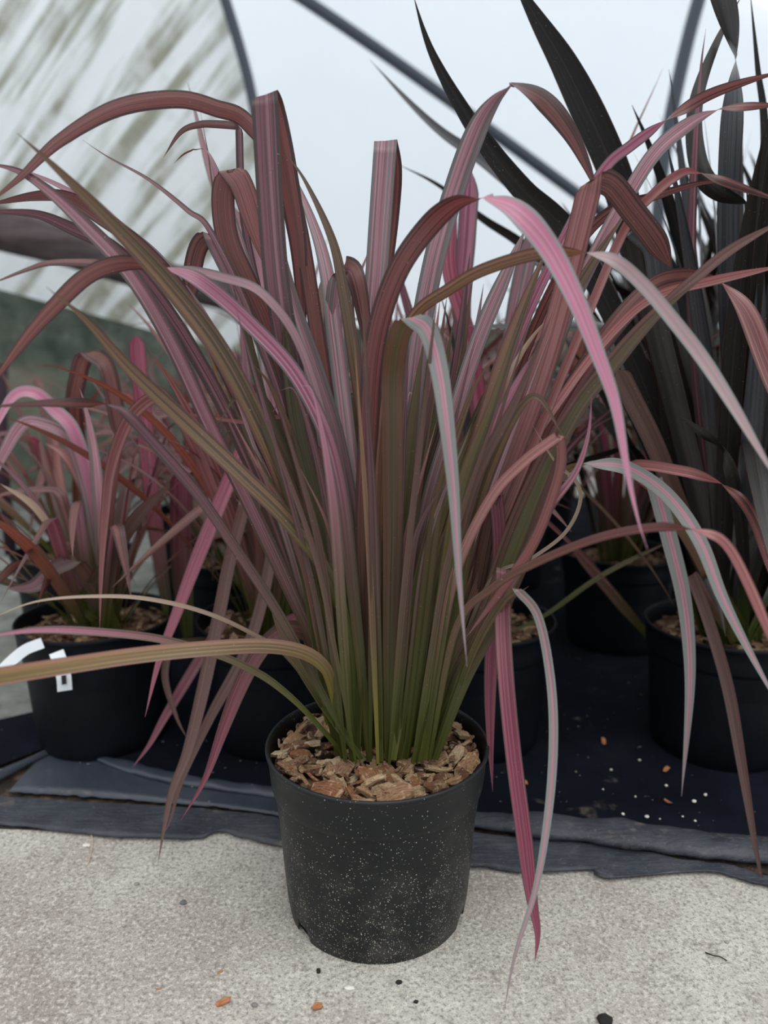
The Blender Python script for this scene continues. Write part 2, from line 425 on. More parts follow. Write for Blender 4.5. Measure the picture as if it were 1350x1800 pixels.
k = N('shade_cloth'); oc = k.obj()
c = k.ramp(k.noise(oc, 7, 6, .65), [(.35, (.05, .065, .05)), (.55, (.10, .12, .095)), (.7, (.17, .19, .16))])
c = k.mix(k.rng(k.noise(oc, 1.7, 3, .5), .5, .7, 0, .6), c, (.22, .19, .14, 1))
M_SHADE = k.done(k.bsdf(c, .9, .1))
k = N('steel'); M_STEEL = k.done(k.bsdf((.045, .055, .075), .4, .5))
k = N('rolled_film'); oc = k.obj()
c = k.ramp(k.noise(k.mapping(oc, (1.5, 14, 14)), 2, 4, .6), [(.35, (.06, .045, .046)), (.65, (.13, .10, .10))])
M_ROLL = k.done(k.bsdf(c, .8, .2))
k = N('white_label'); M_TAG = k.done(k.bsdf((.75, .80, .84), .4, .4))
k = N('print_ink'); M_INK = k.done(k.bsdf((.02, .02, .025), .6, .3))
k = N('pebble'); c = k.ramp(k.n('ShaderNodeObjectInfo').outputs['Random'], [(0, (.10, .10, .105)), (.5, (.18, .17, .16)), (1, (.42, .40, .38))])
M_PEB = k.done(k.bsdf(c, .7, .3))
k = N('white_grit'); M_GRIT = k.done(k.bsdf((.62, .60, .55), .8, .2))
k = N('black_crumb'); M_CRUMB = k.done(k.bsdf((.02, .018, .016), .9, .2))
k = N('orange_bark'); oc = k.obj(); c = k.ramp(k.noise(k.mapping(oc, (80, 600, 300)), 1, 3, .6), [(.35, (.22, .08, .035)), (.65, (.42, .19, .09))])
M_OBARK = k.done(k.bsdf(c, .85, .2))
k = N('post_wood'); M_POST = k.done(k.bsdf((.035, .02, .028), .8, .2))

# ------------------------------------------------------------------ setting
def grid_plane(name, x0, x1, y0, y1, nx, ny, zf, mat):
    V = []; F = []
    for j in range(ny + 1):
        for i in range(nx + 1):
            x = x0 + (x1 - x0) * i / nx; y = y0 + (y1 - y0) * j / ny
            V.append((x, y, zf(x, y)))
    for j in range(ny):
        for i in range(nx):
            a = j * (nx + 1) + i; F.append((a, a + 1, a + nx + 2, a + nx + 1))
    return link_mesh(name, V, F, mat, None, None, True)
fl = grid_plane('floor', -5, 5, -1.6, 6.5, 10, 10, lambda x, y: 0, M_CONC); tag(fl, 'pale speckled concrete floor', None, kind='structure')

k = N('shaded_concrete'); oc = k.obj()
c = k.ramp(k.noise(oc, 9, 6, .65), [(.35, (.11, .12, .11)), (.5, (.17, .18, .165)), (.65, (.24, .245, .22))])  # same concrete in darker grey green: the shade at the left is painted in
M_SHADED_CONC = k.done(k.bsdf(c, .95, .1, k.noise(oc, 90, 4, .7), .5, .004))
tag(grid_plane('shaded_path', -4.9, -.7, .46, 4.6, 4, 4, lambda x, y: .004, M_SHADED_CONC), 'concrete path left of the black mat, its shade painted in as dull grey green', 'path')

# back wall of white translucent film
V = []; F = []; nx, nz = 60, 24
for j in range(nz + 1):
    for i in range(nx + 1):
        x = -4.6 + 9.2 * i / nx; z = 5.2 * j / nz
        V.append((x, 4.9 + .025 * noise.noise(Vector((x * 1.2, z * .7, 3))), z))
for j in range(nz):
    for i in range(nx):
        a = j * (nx + 1) + i; F.append((a, a + 1, a + nx + 2, a + nx + 1))
wb = link_mesh('wall_back', V, F, M_FILM, None, None, True); tag(wb, 'bluish white translucent tunnel film behind the plants', None, kind='structure')

# tunnel roof above the frame, out of view, added to dim the back rows
V = []; F = []
for i in range(41):
    a = math.pi * i / 40
    for y in (.75, 2.1, 3.5, 4.86): V.append((-4.5 * math.cos(a), y, .02 + 3.6 * math.sin(a) ** .8))
for i in range(40):
    for j in range(3): q = i * 4 + j; F.append((q, q + 1, q + 5, q + 4))
tag(link_mesh('ceiling', V, F, M_FILM, None, None, True), 'arched white film tunnel roof out of view, added to dim the back', None, kind='structure')

# stained film at the left, ends along the bent hoop
edge = [(358, -120), (396, 0), (422, 85), (442, 165), (460, 270), (469, 380), (472, 500), (472, 640)]
ep = catmull([at(x, y, 3.3) for x, y in edge], 5)
V = []; F = []; UV = []; m = 70
for i, e in enumerate(ep):
    for j in range(m + 1):
        s = j / m
        x = e.x - 3.0 * s; z = e.z + (.0) * s; y = 3.3 - .5 * s
        # folds run down to the left, opening out like a fan
        q = (x * .62 - z * .78) ; r_ = (x * .78 + z * .62)
        q2 = q / (1 + .12 * (r_ + 1))
        y += .035 * math.sin(q2 * 17 + 1.4 * noise.noise(Vector((q2 * 2, r_ * .5, 0)))) + .03 * noise.noise(Vector((q2 * 5, r_ * .6, 7)))
        V.append((x, y, z)); UV.append((q2, r_))
for i in range(len(ep) - 1):
    for j in range(m):
        a = i * (m + 1) + j; F.append((a, a + 1, a + m + 2, a + m + 1))
wl = link_mesh('wall_left', V, F, M_FILM2, None, UV, True); tag(wl, 'wrinkled algae streaked white film at the upper left', None, kind='structure')

def tube(name, pts, r, mat, parent=None, n=14, taper=None, flat=1.0):
    V = []; F = []
    for i, p in enumerate(pts):
        T = (pts[min(len(pts) - 1, i + 1)] - pts[max(0, i - 1)]).normalized()
        ref = Vector((0, 1, 0)) if abs(T.y) < .8 else Vector((0, 0, 1))
        a = T.cross(ref).normalized(); b = a.cross(T)
        rr = r * (taper(i / (len(pts) - 1)) if taper else 1)
        for k_ in range(n):
            t = 2 * math.pi * k_ / n
            V.append(p + a * math.cos(t) * rr * flat + b * math.sin(t) * rr)
    for i in range(len(pts) - 1):
        for k_ in range(n):
            a = i * n + k_; b = i * n + (k_ + 1) % n
            F.append((a, b, b + n, a + n))
    F.append(tuple(range(n - 1, -1, -1))); F.append(tuple((len(pts) - 1) * n + q for q in range(n)))
    return link_mesh(name, V, F, mat, parent, None, True)
def ext_ground(P):       # carry a pole on down to the floor
    l = P[-1].copy(); l.z = 0; return P + [l]
def hoop(px, y, rpx, name, label):
    P = catmull([at(a, b, y) for a, b in px], 6)
    Z = (P[len(P) // 2] - CAM).dot(FW)
    o = tube(name, ext_ground(P), rpx * Z / 1350, M_STEEL)
    tag(o, label, 'pole', kind=None); return o
hoop([(358, -120), (396, 0), (422, 85), (442, 165), (460, 270), (469, 380), (472, 500)], 3.22, 9.5, 'tunnel_hoop', 'dark bent steel hoop along the edge of the stained film')
hoop([(1275, -140), (1228, 0), (1195, 130), (1170, 260), (1155, 400), (1150, 560)], 3.2, 12, 'tunnel_hoop', 'dark curved steel hoop behind the black flax at upper right')
P = [at(350, -120, 4.2), at(530, -4, 4.2), at(700, 112, 4.2), at(870, 235, 4.2), at(1040, 360, 4.2), at(1200, 480, 4.2)]
tag(tube('brace_pole', catmull(P, 4), 10 * 5.0 / 1350, M_STEEL), 'straight dark steel brace slanting across the white back film', 'pole')

# rolled side curtain, shade cloth below it
P = catmull([at(-150, 350, 2.6), at(0, 402, 2.6), at(110, 432, 2.6), at(240, 475, 2.6), at(400, 520, 2.6), at(470, 545, 2.6)], 6)
tag(tube('rolled_curtain', P, 40 * 3.5 / 1350, M_ROLL, None, 16, lambda t: 1.0 - .45 * t), 'brown rolled side curtain hanging below the stained film', 'curtain')
V = []; F = []; nx, nz = 50, 24
xa = at(-200, 560, 2.7).x; xb = at(560, 560, 2.7).x
for j in range(nz + 1):
    for i in range(nx + 1):
        s = i / nx; x = xa + (xb - xa) * s
        top = at(675, 505 + 210 * max(0, s - .25) , 2.7).z; z = .10 + (top - .10) * j / nz
        V.append((x, 2.7 + .03 * noise.noise(Vector((x * 3, z * 2, 1))), z))
for j in range(nz):
    for i in range(nx):
        a = j * (nx + 1) + i; F.append((a, a + 1, a + nx + 2, a + nx + 1))
tag(link_mesh('shade_cloth', V, F, M_SHADE, None, None, True), 'mottled green shade cloth along the lower left wall', 'shade cloth')
bk = grid_plane('shade_cloth', -1.2, 4.2, 0, 1, 40, 8, lambda x, y: 0, M_SHADE)
for v in bk.data.vertices:
    v.co = Vector((v.co.x, 4.6 + .03 * noise.noise(Vector((v.co.x * 3, v.co.y * 2, 5))), .03 + v.co.y * .92))
tag(bk, 'green shade cloth low along the back film, seen in gaps between the leaves', 'shade cloth')
P = [at(2, 640, 1.9), at(2, 800, 1.9)]; P = ext_ground(P)
tag(tube('wooden_post', P, .022, M_POST), 'dark slender post at the left edge behind the flax', 'post')

# mats on the ground ------------------------------------------------
def poly_sheet(name, front, back, z0, z1, mat, nseg=6, rows=6, amp=.003, thick=.0025, seed=0, lip=.0):
    f = catmull([ground(a, b, z0) for a, b in front], nseg); b_ = catmull([ground(a, b, z1) for a, b in back], nseg)
    n = 90
    def samp(C, t):
        q = t * (len(C) - 1); i = min(len(C) - 2, int(q)); return C[i].lerp(C[i + 1], q - i)
    V = []; F = []
    for j in range(rows + 1):
        for i in range(n + 1):
            t = i / n; s = j / rows
            p = samp(f, t).lerp(samp(b_, t), s)
            if j == 0: p.y += .004 * noise.noise(Vector((p.x * 60, 0, seed)))
            wv = amp * (noise.noise(Vector((p.x * 22, p.y * 30, seed))) + .6 * noise.noise(Vector((p.x * 60, p.y * 60, seed + 4))))
            z = z0 + (z1 - z0) * s + abs(wv) + lip * math.exp(-s * 4) * (.6 + .5 * noise.noise(Vector((p.x * 9, 0, seed + 9))))
            V.append(Vector((p.x, p.y, z)))
    W = rows + 1; base = len(V)
    for j in range(rows):
        for i in range(n):
            a = j * (n + 1) + i; F.append((a, a + 1, a + n + 2, a + n + 1))
    # turned-down front lip gives the sheet its thickness
    for i in range(n + 1):
        p = V[i]; V.append(Vector((p.x, p.y + .002, max(.0004, p.z - thick))))
    for i in range(n): F.append((base + i, base + i + 1, i + 1, i))
    return link_mesh(name, V, F, mat, None, None, True)
so = poly_sheet('soil', [(-140, 1452), (200, 1462), (450, 1462), (660, 1490), (850, 1512), (1100, 1528), (1300, 1535), (1500, 1560)],
               [(-140, 1300), (105, 1300), (300, 1340), (480, 1380), (850, 1430), (1040, 1440), (1250, 1455), (1500, 1470)], .0015, .0015, M_SOIL, amp=.003, seed=3)
tag(so, 'strip of dark soil and debris between the plastic sheets', 'soil', kind='stuff')
tag(poly_sheet('plastic_sheet', [(-140, 1446), (0, 1452), (100, 1462), (190, 1472), (300, 1476), (350, 1475), (385, 1463), (430, 1476), (500, 1490), (660, 1512), (830, 1524), (930, 1536), (1035, 1531), (1048, 1541), (1085, 1546), (1240, 1534), (1300, 1547), (1350, 1560), (1500, 1595)],
               [(-140, 1396), (0, 1400), (150, 1410), (300, 1418), (420, 1428), (500, 1436), (660, 1450), (830, 1464), (930, 1474), (1040, 1484), (1130, 1497), (1200, 1512), (1280, 1520), (1350, 1540), (1500, 1570)],
               .004, .005, M_PLAS, amp=.0035, seed=11, lip=.004), 'grey torn plastic sheet edge lying on the concrete', 'plastic sheet')
tag(poly_sheet('plastic_flap', [(15, 1392), (150, 1400), (300, 1412), (430, 1424), (520, 1440)], [(70, 1330), (112, 1306), (200, 1335), (380, 1375), (520, 1395)],
               .010, .012, M_BLUE, amp=.002, seed=21), 'smooth slate blue plastic flap on the ground at left', 'plastic sheet')
# weed mat: everything beyond the folded edge, up to its left border
fr = [(112, 1302), (200, 1336), (300, 1362), (420, 1380), (520, 1392), (660, 1410), (830, 1436), (930, 1440), (1040, 1444), (1150, 1454), (1250, 1464), (1350, 1472), (1600, 1500)]
fp = catmull([ground(a, b, .013) for a, b in fr], 4)
V = []; F = []; rows = 26; yb = 3.1
fp = [ground(-160, 1390, .013), ground(0, 1345, .013), ground(60, 1322, .013)] + fp
for j in range(rows + 1):
    s = (j / rows) ** 1.3
    for p in fp:
        q = Vector((p.x + (p.x * .9) * s * (1 if p.x > 0 else 0), p.y + (yb - p.y) * s, .013))
        if p.x < -.5: q.x = p.x
        q.z += .004 * noise.noise(Vector((q.x * 6, q.y * 7, 2))) * min(1, s * 6)
        V.append(q)
n_ = len(fp)
for j in range(rows):
    for i in range(n_ - 1):
        a = j * n_ + i
        if V[a].x < -.80 and V[a].y > .5: continue
        F.append((a, a + 1, a + n_ + 1, a + n_))
wm = empty('weed_mat', (0, .9, .0), label='black woven weed mat under the rows of potted plants', cat='ground mat')
o = link_mesh('mat_sheet', [Vector((v.x, v.y - .9, v.z)) for v in V], F, M_MAT, wm, None, True)
def fold(px, z, rpx, taper, seed, mat=M_PLAS, flat=.55):
    P = catmull([ground(a, b, z) for a, b in px], 8)
    r = rpx * 1.35 / 1350
    Q = [Vector((p.x, p.y - .9, p.z)) for p in P]
    V = []; F = []; n = 12
    for i, p in enumerate(Q):
        T = (Q[min(len(Q) - 1, i + 1)] - Q[max(0, i - 1)]).normalized(); a = Vector((0, 0, 1)).cross(T).normalized()
        rr = r * (taper(i / (len(Q) - 1))) * (1 + .25 * noise.noise(Vector((p.x * 14, 0, seed))))
        for k_ in range(n):
            t = 2 * math.pi * k_ / n
            V.append(p + a * math.cos(t) * rr + Vector((0, 0, 1)) * (math.sin(t) * rr * flat + rr * flat * .4 + .004 * noise.noise(Vector((p.x * 30, math.cos(t), seed)))))
    for i in range(len(Q) - 1):
        for k_ in range(n):
            a = i * n + k_; b = i * n + (k_ + 1) % n; F.append((a, b, b + n, a + n))
    return link_mesh('folded_edge', V, F, mat, wm, None, True)
fold([(108, 1310), (200, 1343), (300, 1370), (420, 1388), (520, 1400), (600, 1408)], .012, 13, lambda t: .5 + .7 * min(1, 3 * t) - .3 * t, 1, M_BLUE)
fold([(-160, 1420), (-60, 1390), (0, 1366), (50, 1340), (104, 1314)], .012, 18, lambda t: 1 - .55 * t, 2, M_BLUE)
fold([(700, 1428), (830, 1443), (930, 1454), (1040, 1464), (1150, 1478), (1250, 1492), (1350, 1500), (1600, 1530)], .010, 23, lambda t: .35 + 1.0 * min(1, t * 3), 3, M_PLAS, .4)

# ------------------------------------------------------------------ pots
def pot_mesh(name, r0, h, mat, parent, notches=True, n=96):
    # outside profile (radius, height) from the ground to the lip, then down the inside
    pr = [(.806, .0), (.812, .004), (.838, .10), (.862, .28), (.882, .46), (.900, .62), (.906, .700), (.912, .745), (.935, .765), (.950, .775), (.958, .80),
          (.970, .88), (.980, .955), (.992, .965), (1.0, .975), (1.002, .99), (.992, 1.0), (.975, .998), (.966, .985), (.955, .93), (.94, .80), (.88, .50)]
    V = []; F = []
    for i, (r, z) in enumerate(pr):
        for k_ in range(n):
            a = 2 * math.pi * k_ / n
            zz = z * h; rr = r * r0
            if notches and i in (0, 1):
                d = math.degrees(a)
                if 211 < d < 222 or 333 < d < 342 or 92 < d < 102: zz = .075 * h - (0.0 if i == 0 else -.004); rr = .828 * r0
            V.append((rr * math.cos(a), rr * math.sin(a), zz))
    m = len(pr)
    for i in range(m - 1):
        for k_ in range(n):
            a = i * n + k_; b = i * n + (k_ + 1) % n; F.append((a, b, b + n, a + n))
    o = link_mesh(name, V, F, mat, parent, None, True)
    # recessed base
    return o
def pot_base(r, z, mat, parent):
    n = 64; V = [(r * math.cos(2 * math.pi * i / n), r * math.sin(2 * math.pi * i / n), zz) for zz in (.0, z) for i in range(n)]
    F = [tuple(range(n - 1, -1, -1)), tuple(range(n, 2 * n))] + [(i, (i + 1) % n, n + (i + 1) % n, n + i) for i in range(n)]
    return link_mesh('pot_base', V, F, mat, parent)

# ------------------------------------------------------------------ bark chips
def chip_geo(rnd):
    """one splintered piece of bark: long in x, ragged ends, chamfered"""
    L = 1.; W = rnd.uniform(.22, .72); H = rnd.uniform(.14, .34)
    nx = 5; V = []; F = []
    ring = 8
    for i in range(nx + 1):
        t = i / nx; x = (t - .5) * L
        sc = 1 - .35 * abs(2 * t - 1) ** 2 * rnd.uniform(.3, 1.4)
        bend = .12 * math.sin(t * 3 + W * 9)
        for q in range(ring):
            a = 2 * math.pi * (q + .5) / ring
            cx = math.copysign(abs(math.cos(a)) ** .45, math.cos(a)); cz = math.copysign(abs(math.sin(a)) ** .45, math.sin(a))
            ex = (rnd.uniform(-.10, .10) if i in (0, nx) else rnd.uniform(-.03, .03))
            V.append(Vector((x + ex + .10 * (W - .5) * cx * (2 * t - 1), cx * W / 2 * sc * rnd.uniform(.86, 1.08), cz * H / 2 * sc * rnd.uniform(.8, 1.15) + bend)))
    for i in range(nx):
        for q in range(ring):
            a = i * ring + q; b = i * ring + (q + 1) % ring; F.append((a, a + ring, b + ring, b))
    F.append(tuple(range(ring))); F.append(tuple(nx * ring + q for q in range(ring - 1, -1, -1)))
    return V, F
crnd = random.Random(12)
CHIPS = []
for i in range(14):
    V, F = chip_geo(crnd); me = bpy.data.meshes.new('bark_chip'); me.from_pydata([v * .03 for v in V], [], F); me.materials.append(M_BARK); me.update(); CHIPS.append(me)

def bed(center, r, ztop, seed, nchips, label, size=.022):
    """bark mulch filling a pot as one uncountable mass"""
    rnd = random.Random(seed); V = []; F = []
    nr, na = 10, 48
    V.append(Vector((0, 0, ztop - .012)))
    for i in range(1, nr + 1):
        for k_ in range(na):
            a = 2 * math.pi * k_ / na; rr = r * i / nr
            V.append(Vector((rr * math.cos(a), rr * math.sin(a), ztop - .012 + .006 * noise.noise(Vector((rr * 40 * math.cos(a), rr * 40 * math.sin(a), seed))))))
    for k_ in range(na): F.append((0, 1 + k_, 1 + (k_ + 1) % na))
    for i in range(nr - 1):
        for k_ in range(na):
            a = 1 + i * na + k_; b = 1 + i * na + (k_ + 1) % na; F.append((a, a + na, b + na, b))
    for _ in range(nchips):
        CV, CF = chip_geo(rnd); s = size * rnd.uniform(.5, 1.25)
        rr = (r - s * .4) * math.sqrt(rnd.random()); a = rnd.uniform(0, 6.283)
        Mx = Matrix.Translation((rr * math.cos(a), rr * math.sin(a), ztop - .010 + rnd.uniform(0, .012))) @ Matrix.Rotation(rnd.uniform(0, 6.28), 4, 'Z') @ Matrix.Rotation(rnd.uniform(-.4, .4), 4, 'Y') @ Matrix.Rotation(rnd.uniform(-.5, .5), 4, 'X')
        b0 = len(V); V += [Mx @ (v * s) for v in CV]; F += [tuple(b0 + q for q in f) for f in CF]
    o = link_mesh('bark_mulch', V, F, M_BED); o.location = center
    return tag(o, label, 'bark mulch', kind='stuff')

# ------------------------------------------------------------------ the front plant
POT_R, POT_H = .150, .244
main = empty('potted_flax', (0, 0, 0), label='large pink and bronze striped flax in a dusty black pot on the concrete, nearest plant', cat='potted plant')
pot_mesh('pot', POT_R, POT_H, M_POT, main); pot_base(.116, .03, M_POT2, main)

D = traced
m = main
# --- long blades to the left
D(m, 'bronze', 38, [(645, 1325, 0), (590, 1110), (520, 900), (455, 745), (385, 615, -.10), (290, 492), (190, 385), (95, 292), (30, 234, -.16)], ang=(20, -10), tip=.72)
D(m, 'mauve', 30, [(628, 1325, .01), (560, 1150), (450, 910), (368, 745), (300, 600, -.06), (228, 480), (150, 395), (85, 335), (30, 300), (-30, 286, -.05)], ang=(0, 10), tip=.8)
D(m, 'mauve', 28, [(606, 1318, .02), (510, 990), (415, 760), (330, 602), (255, 495, 0), (195, 434), (130, 403), (60, 376), (-40, 372, -.02)], ang=(10, -20), tip=.8)
D(m, 'crim', 26, [(620, 1310, .05), (520, 920), (420, 700), (330, 530), (255, 440), (180, 385, .04), (120, 348), (60, 345), (-30, 362, .02)], tip=.85)
D(m, 'pink', 22, [(600, 1310, .06), (520, 960), (400, 640), (300, 480), (215, 400, .08), (120, 335), (40, 300), (-20, 285, .1)], ang=(10, 10))
D(m, 'crim', 30, [(640, 1310, .03), (600, 900), (560, 600), (510, 330), (437, 217, .05), (380, 190), (310, 174), (205, 190), (105, 247), (35, 312), (-30, 365, -.08)], face=-1, ang=(0, 25), tip=.8)
D(m, 'mauve', 48, [(650, 1330, -.01), (612, 1120), (572, 950), (540, 800), (510, 640), (487, 500), (474, 340), (465, 166, -.02), 'F', (478, 192, .015), (500, 290, .03), (524, 430, .04), (532, 560, .05), (545, 645, .05)], ang=(0, 0), tip=.75, base=.5, keel=.1)
D(m, 'pink', 28, [(650, 1315, .03), (630, 1000), (600, 800), (560, 660), (520, 540), (495, 440), (480, 360)], face=1, tip=.7, ang=(5, 5))
D(m, 'rose', 42, [(620, 1310, .06), (570, 950), (520, 740), (466, 570, .04), (430, 490), (400, 420), (392, 345), (404, 298, .03), 'F', (425, 325, .03), (450, 400, .04), (478, 490, .05)], face=-1, ang=(5, 0), tip=.9, keel=.1)
D(m, 'pink', 30, [(608, 1310, .07), (560, 900), (500, 660), (440, 500), (400, 370, .1), (368, 272), (340, 263), 'F', (322, 272), (306, 287, .06)], ang=(0, 20), tip=.75)
D(m, 'mauve', 14, [(640, 1300, .1), (520, 780), (440, 450), (424, 330), (420, 221, .12), 'F', (380, 218), (350, 219), (318, 232), (287, 277, .1)], ang=(40, 20), tip=.9)
D(m, 'olive', 9, [(600, 1300, .1), (470, 720), (385, 380), (365, 265), (350, 185, .14)], ang=(30, 30), tip=.5)
D(m, 'pink', 34, [(600, 1310, .08), (545, 860), (480, 640), (420, 510), (372, 412, .08), 'F', (350, 432), (338, 480), (334, 545, .08)], face=1, ang=(5, 0), tip=.95, keel=.1)
D(m, 'mauve', 16, [(580, 1310, .05), (520, 820), (450, 580), (372, 410, .03), (330, 370), (262, 316), (190, 276), (145, 246, 0)], ang=(10, 30))
D(m, 'pink', 17, [(640, 1320, -.02), (600, 900), (540, 640), (468, 522, -.04), (390, 487), (290, 468, -.03), 'F', (200, 463), (100, 461), (50, 473), (-30, 505, -.1)], ang=(0, 35), tip=.8)
D(m, 'magenta', 30, [(650, 1335, -.03), (625, 1080), (592, 830), (530, 675, -.07), (440, 570), (350, 493), (285, 469, -.08), 'F', (215, 463), (152, 486), (90, 545), (42, 600), (-25, 690, -.15)], ang=(10, 0), tip=.84)
D(m, 'bronze', 31, [(622, 1332, -.03), (616, 1160), (582, 1020), (510, 920), (430, 840), (330, 745, -.12), (230, 650), (150, 562), (82, 505, -.2)], ang=(70, -5), tip=.7)
D(m, 'olive', 26, [(628, 1335, -.04), (627, 1170), (606, 1060), (585, 1000), (560, 900), (525, 760), (508, 640), (500, 560, -.02)], ang=(-20, 10), tip=.9)
D(m, 'mauve', 20, [(636, 1336, -.05), (590, 1262), (530, 1150), (478, 1060), (418, 970), (350, 872), (280, 790, -.14), (222, 728), (182, 709), 'F', (90, 708), (-30, 716, -.2)], ang=(10, 10), tip=.85, pw=1.2)
D(m, 'cream', 8, [(602, 1325, -.02), (560, 1232), (500, 1150), (440, 1112), (370, 1080), (290, 1058, -.12), (200, 1048), (70, 1056), (-30, 1093, -.2)], ang=(20, 20))
D(m, 'magenta', 14, [(606, 1330, -.03), (580, 1298), (530, 1243), (480, 1200), (438, 1175), (380, 1150), (280, 1123, -.15), (160, 1110), (60, 1108), (-40, 1122, -.26)], ang=(-20, 20), tip=.8, keel=.3)
D(m, 'gold', 27, [(598, 1328, -.02), (592, 1260), (582, 1200), (566, 1168), (530, 1146), (470, 1136), (380, 1139, -.16), (250, 1151), (110, 1171), (-60, 1198, -.3)], ang=(50, -10), open_end=True, base=.25)
D(m, 'brown', 18, [(640, 1338, -.05), (600, 1285), (560, 1225), (520, 1160), (490, 1100), (470, 1040, -.02)], ang=(0, 20))
# --- upright middle
D(m, 'pink', 32, [(660, 1320, .05), (640, 1000), (612, 780), (590, 600), (572, 470), (545, 380), (500, 275, .1)], ang=(10, 10), tip=.7)
D(m, 'bronze', 27, [(668, 1338, -.06), (660, 1120), (655, 930), (645, 780), (625, 640), (605, 520), (585, 425), (540, 325), (498, 262, .02)], ang=(-10, 15), tip=.6)
D(m, 'pink', 42, [(668, 1305, .08), (655, 900), (652, 650), (664, 450), (678, 247, .08), 'F', (687, 300, .1), (683, 380, .12), (672, 520, .13), (668, 640, .13)], ang=(0, 0), tip=.8, keel=.1)
D(m, 'hot', 44, [(650, 1320, 0), (640, 980), (648, 760), (655, 640), (672, 550), (704, 468), (752, 400, -.08), (800, 358), (852, 346, -.13), 'F', (905, 368), (960, 428), (1010, 520, -.2), (1052, 625), (1082, 712), (1103, 830), (1122, 915), (1138, 965, -.3)], face=-1, ang=(20, 0), tip=.7, base=.5, pw=1.1)
D(m, 'grey', 42, [(684, 1335, -.04), (686, 1120), (690, 930), (690, 760), (690, 660, -.08), (702, 590), (722, 557, -.12), 'F', (752, 580), (772, 650), (786, 750, -.16), (798, 870), (806, 1000), (814, 1095), (821, 1172, -.22)], face=-1, ang=(0, 0), tip=.55, keel=.12, pw=1.3)
D(m, 'pink', 42, [(695, 1310, .04), (710, 900), (730, 650), (760, 470), (800, 330, .04), (838, 228), (868, 178), (900, 148, .0), 'F', (955, 176, .02), (1000, 230), (1030, 288), (1052, 345, .0)], ang=(10, 0), tip=.85, keel=.12)
D(m, 'greyrust', 24, [(680, 1325, 0), (665, 980), (672, 760), (692, 630), (730, 552, -.06), (790, 508), (850, 474), (945, 446), (1030, 444, -.14), 'F', (1080, 458), (1130, 500), (1185, 565), (1235, 630, -.2), (1290, 715), (1375, 860, -.28)], face=-1, ang=(20, -10), tip=.85)
PAL_top = D(m, 'rose', 44, [(745, 1310, .02), (810, 1050), (880, 850), (940, 690), (985, 540, .0), (1012, 430), (1040, 315, -.02), 'F', (1075, 325, -.02), (1110, 368), (1150, 420, .0), (1180, 470, .02)], ang=(10, -5), tip=.95, keel=.1)
D(m, 'pink', 27, [(738, 1312, .04), (800, 1050), (880, 830), (960, 640), (1020, 500), (1085, 375, .06), (1150, 270), (1215, 215), (1270, 190, .04), 'F', (1310, 187), (1380, 184, .02)], ang=(20, 10), tip=.9)
D(m, 'magenta', 20, [(730, 1306, .07), (790, 950), (900, 620), (990, 420), (1060, 300, .1), (1110, 255), (1180, 205), 'F', (1240, 170), (1300, 147), (1380, 124, .08)], tip=.9)
D(m, 'rose', 18, [(742, 1318, .0), (830, 1050), (930, 800), (1030, 560), (1100, 400, .02), (1150, 340), (1200, 303), (1235, 305), 'F', (1290, 325), (1380, 356, -.02)], ang=(30, 0), tip=.9)
D(m, 'crim', 20, [(735, 1300, .08), (830, 900), (930, 600), (1010, 440), (1075, 370, .1), (1150, 345), (1230, 322), (1300, 318, .1)], tip=.8)
D(m, 'brown', 19, [(745, 1325, -.02), (830, 1120), (900, 920), (985, 750), (1080, 625, -.02), (1150, 552), (1230, 482), (1290, 435), (1380, 385, -.04)], ang=(25, 10), tip=.9)
D(m, 'olive', 26, [(752, 1330, -.03), (840, 1130), (930, 900), (1010, 730), (1080, 640, -.05), (1150, 560), (1230, 490)], ang=(10, 20), tip=.75)
D(m, 'rose', 17, [(748, 1318, .0), (820, 1050), (905, 830), (1000, 680), (1080, 580, .03), (1150, 522), (1250, 494), (1380, 466, 0)], ang=(40, 20), tip=.9)
D(m, 'rose', 36, [(760, 1312, .0), (840, 1000), (960, 760), (1060, 600), (1140, 510, .06), (1200, 488), (1262, 492, .04), 'F', (1310, 545), (1345, 630), (1400, 780, .0)], tip=.9, face=-1)
# --- right fan
D(m, 'bronze', 32, [(700, 1335, -.04), (740, 1120), (790, 950), (840, 780), (890, 620), (935, 500), (965, 430, .0)], ang=(-15, 10), tip=.75)
D(m, 'magenta', 26, [(700, 1325, .0), (760, 1050), (810, 890), (860, 770), (920, 660), (975, 580), (1010, 530, .02)], tip=.7)
D(m, 'pink', 30, [(692, 1320, .03), (740, 950), (790, 760), (840, 600), (890, 480), (925, 400, .06)], tip=.85)
D(m, 'olive', 30, [(690, 1336, -.05), (720, 1130), (750, 980), (790, 850), (840, 740), (885, 650, .0)], ang=(10, 20), tip=.6)
D(m, 'cream', 22, [(715, 1320, .01), (770, 1040), (830, 820), (880, 690), (930, 600), (985, 540, .03)], tip=.6, ang=(50, 30))
D(m, 'bronze', 28, [(712, 1328, -.01), (790, 1050), (870, 820), (950, 620), (1030, 480), (1110, 360, .06)], tip=.7)
D(m, 'rose', 20, [(748, 1335, -.05), (770, 1170), (800, 1010), (860, 880), (920, 812), (984, 764, -.13), 'F', (986, 815), (968, 880), (935, 960), (880, 1040), (820, 1120, -.12)], ang=(10, 0), tip=.85)
D(m, 'magenta', 20, [(760, 1335, -.04), (820, 1170), (880, 1060), (930, 965), (968, 890, -.12), (1012, 830), (1034, 765), (1040, 698, -.13)], ang=(20, -20), tip=.6, keel=.25)
D(m, 'brown', 25, [(765, 1335, -.05), (820, 1190), (880, 1075), (930, 960), (965, 860), (985, 780, -.12)], tip=.8)
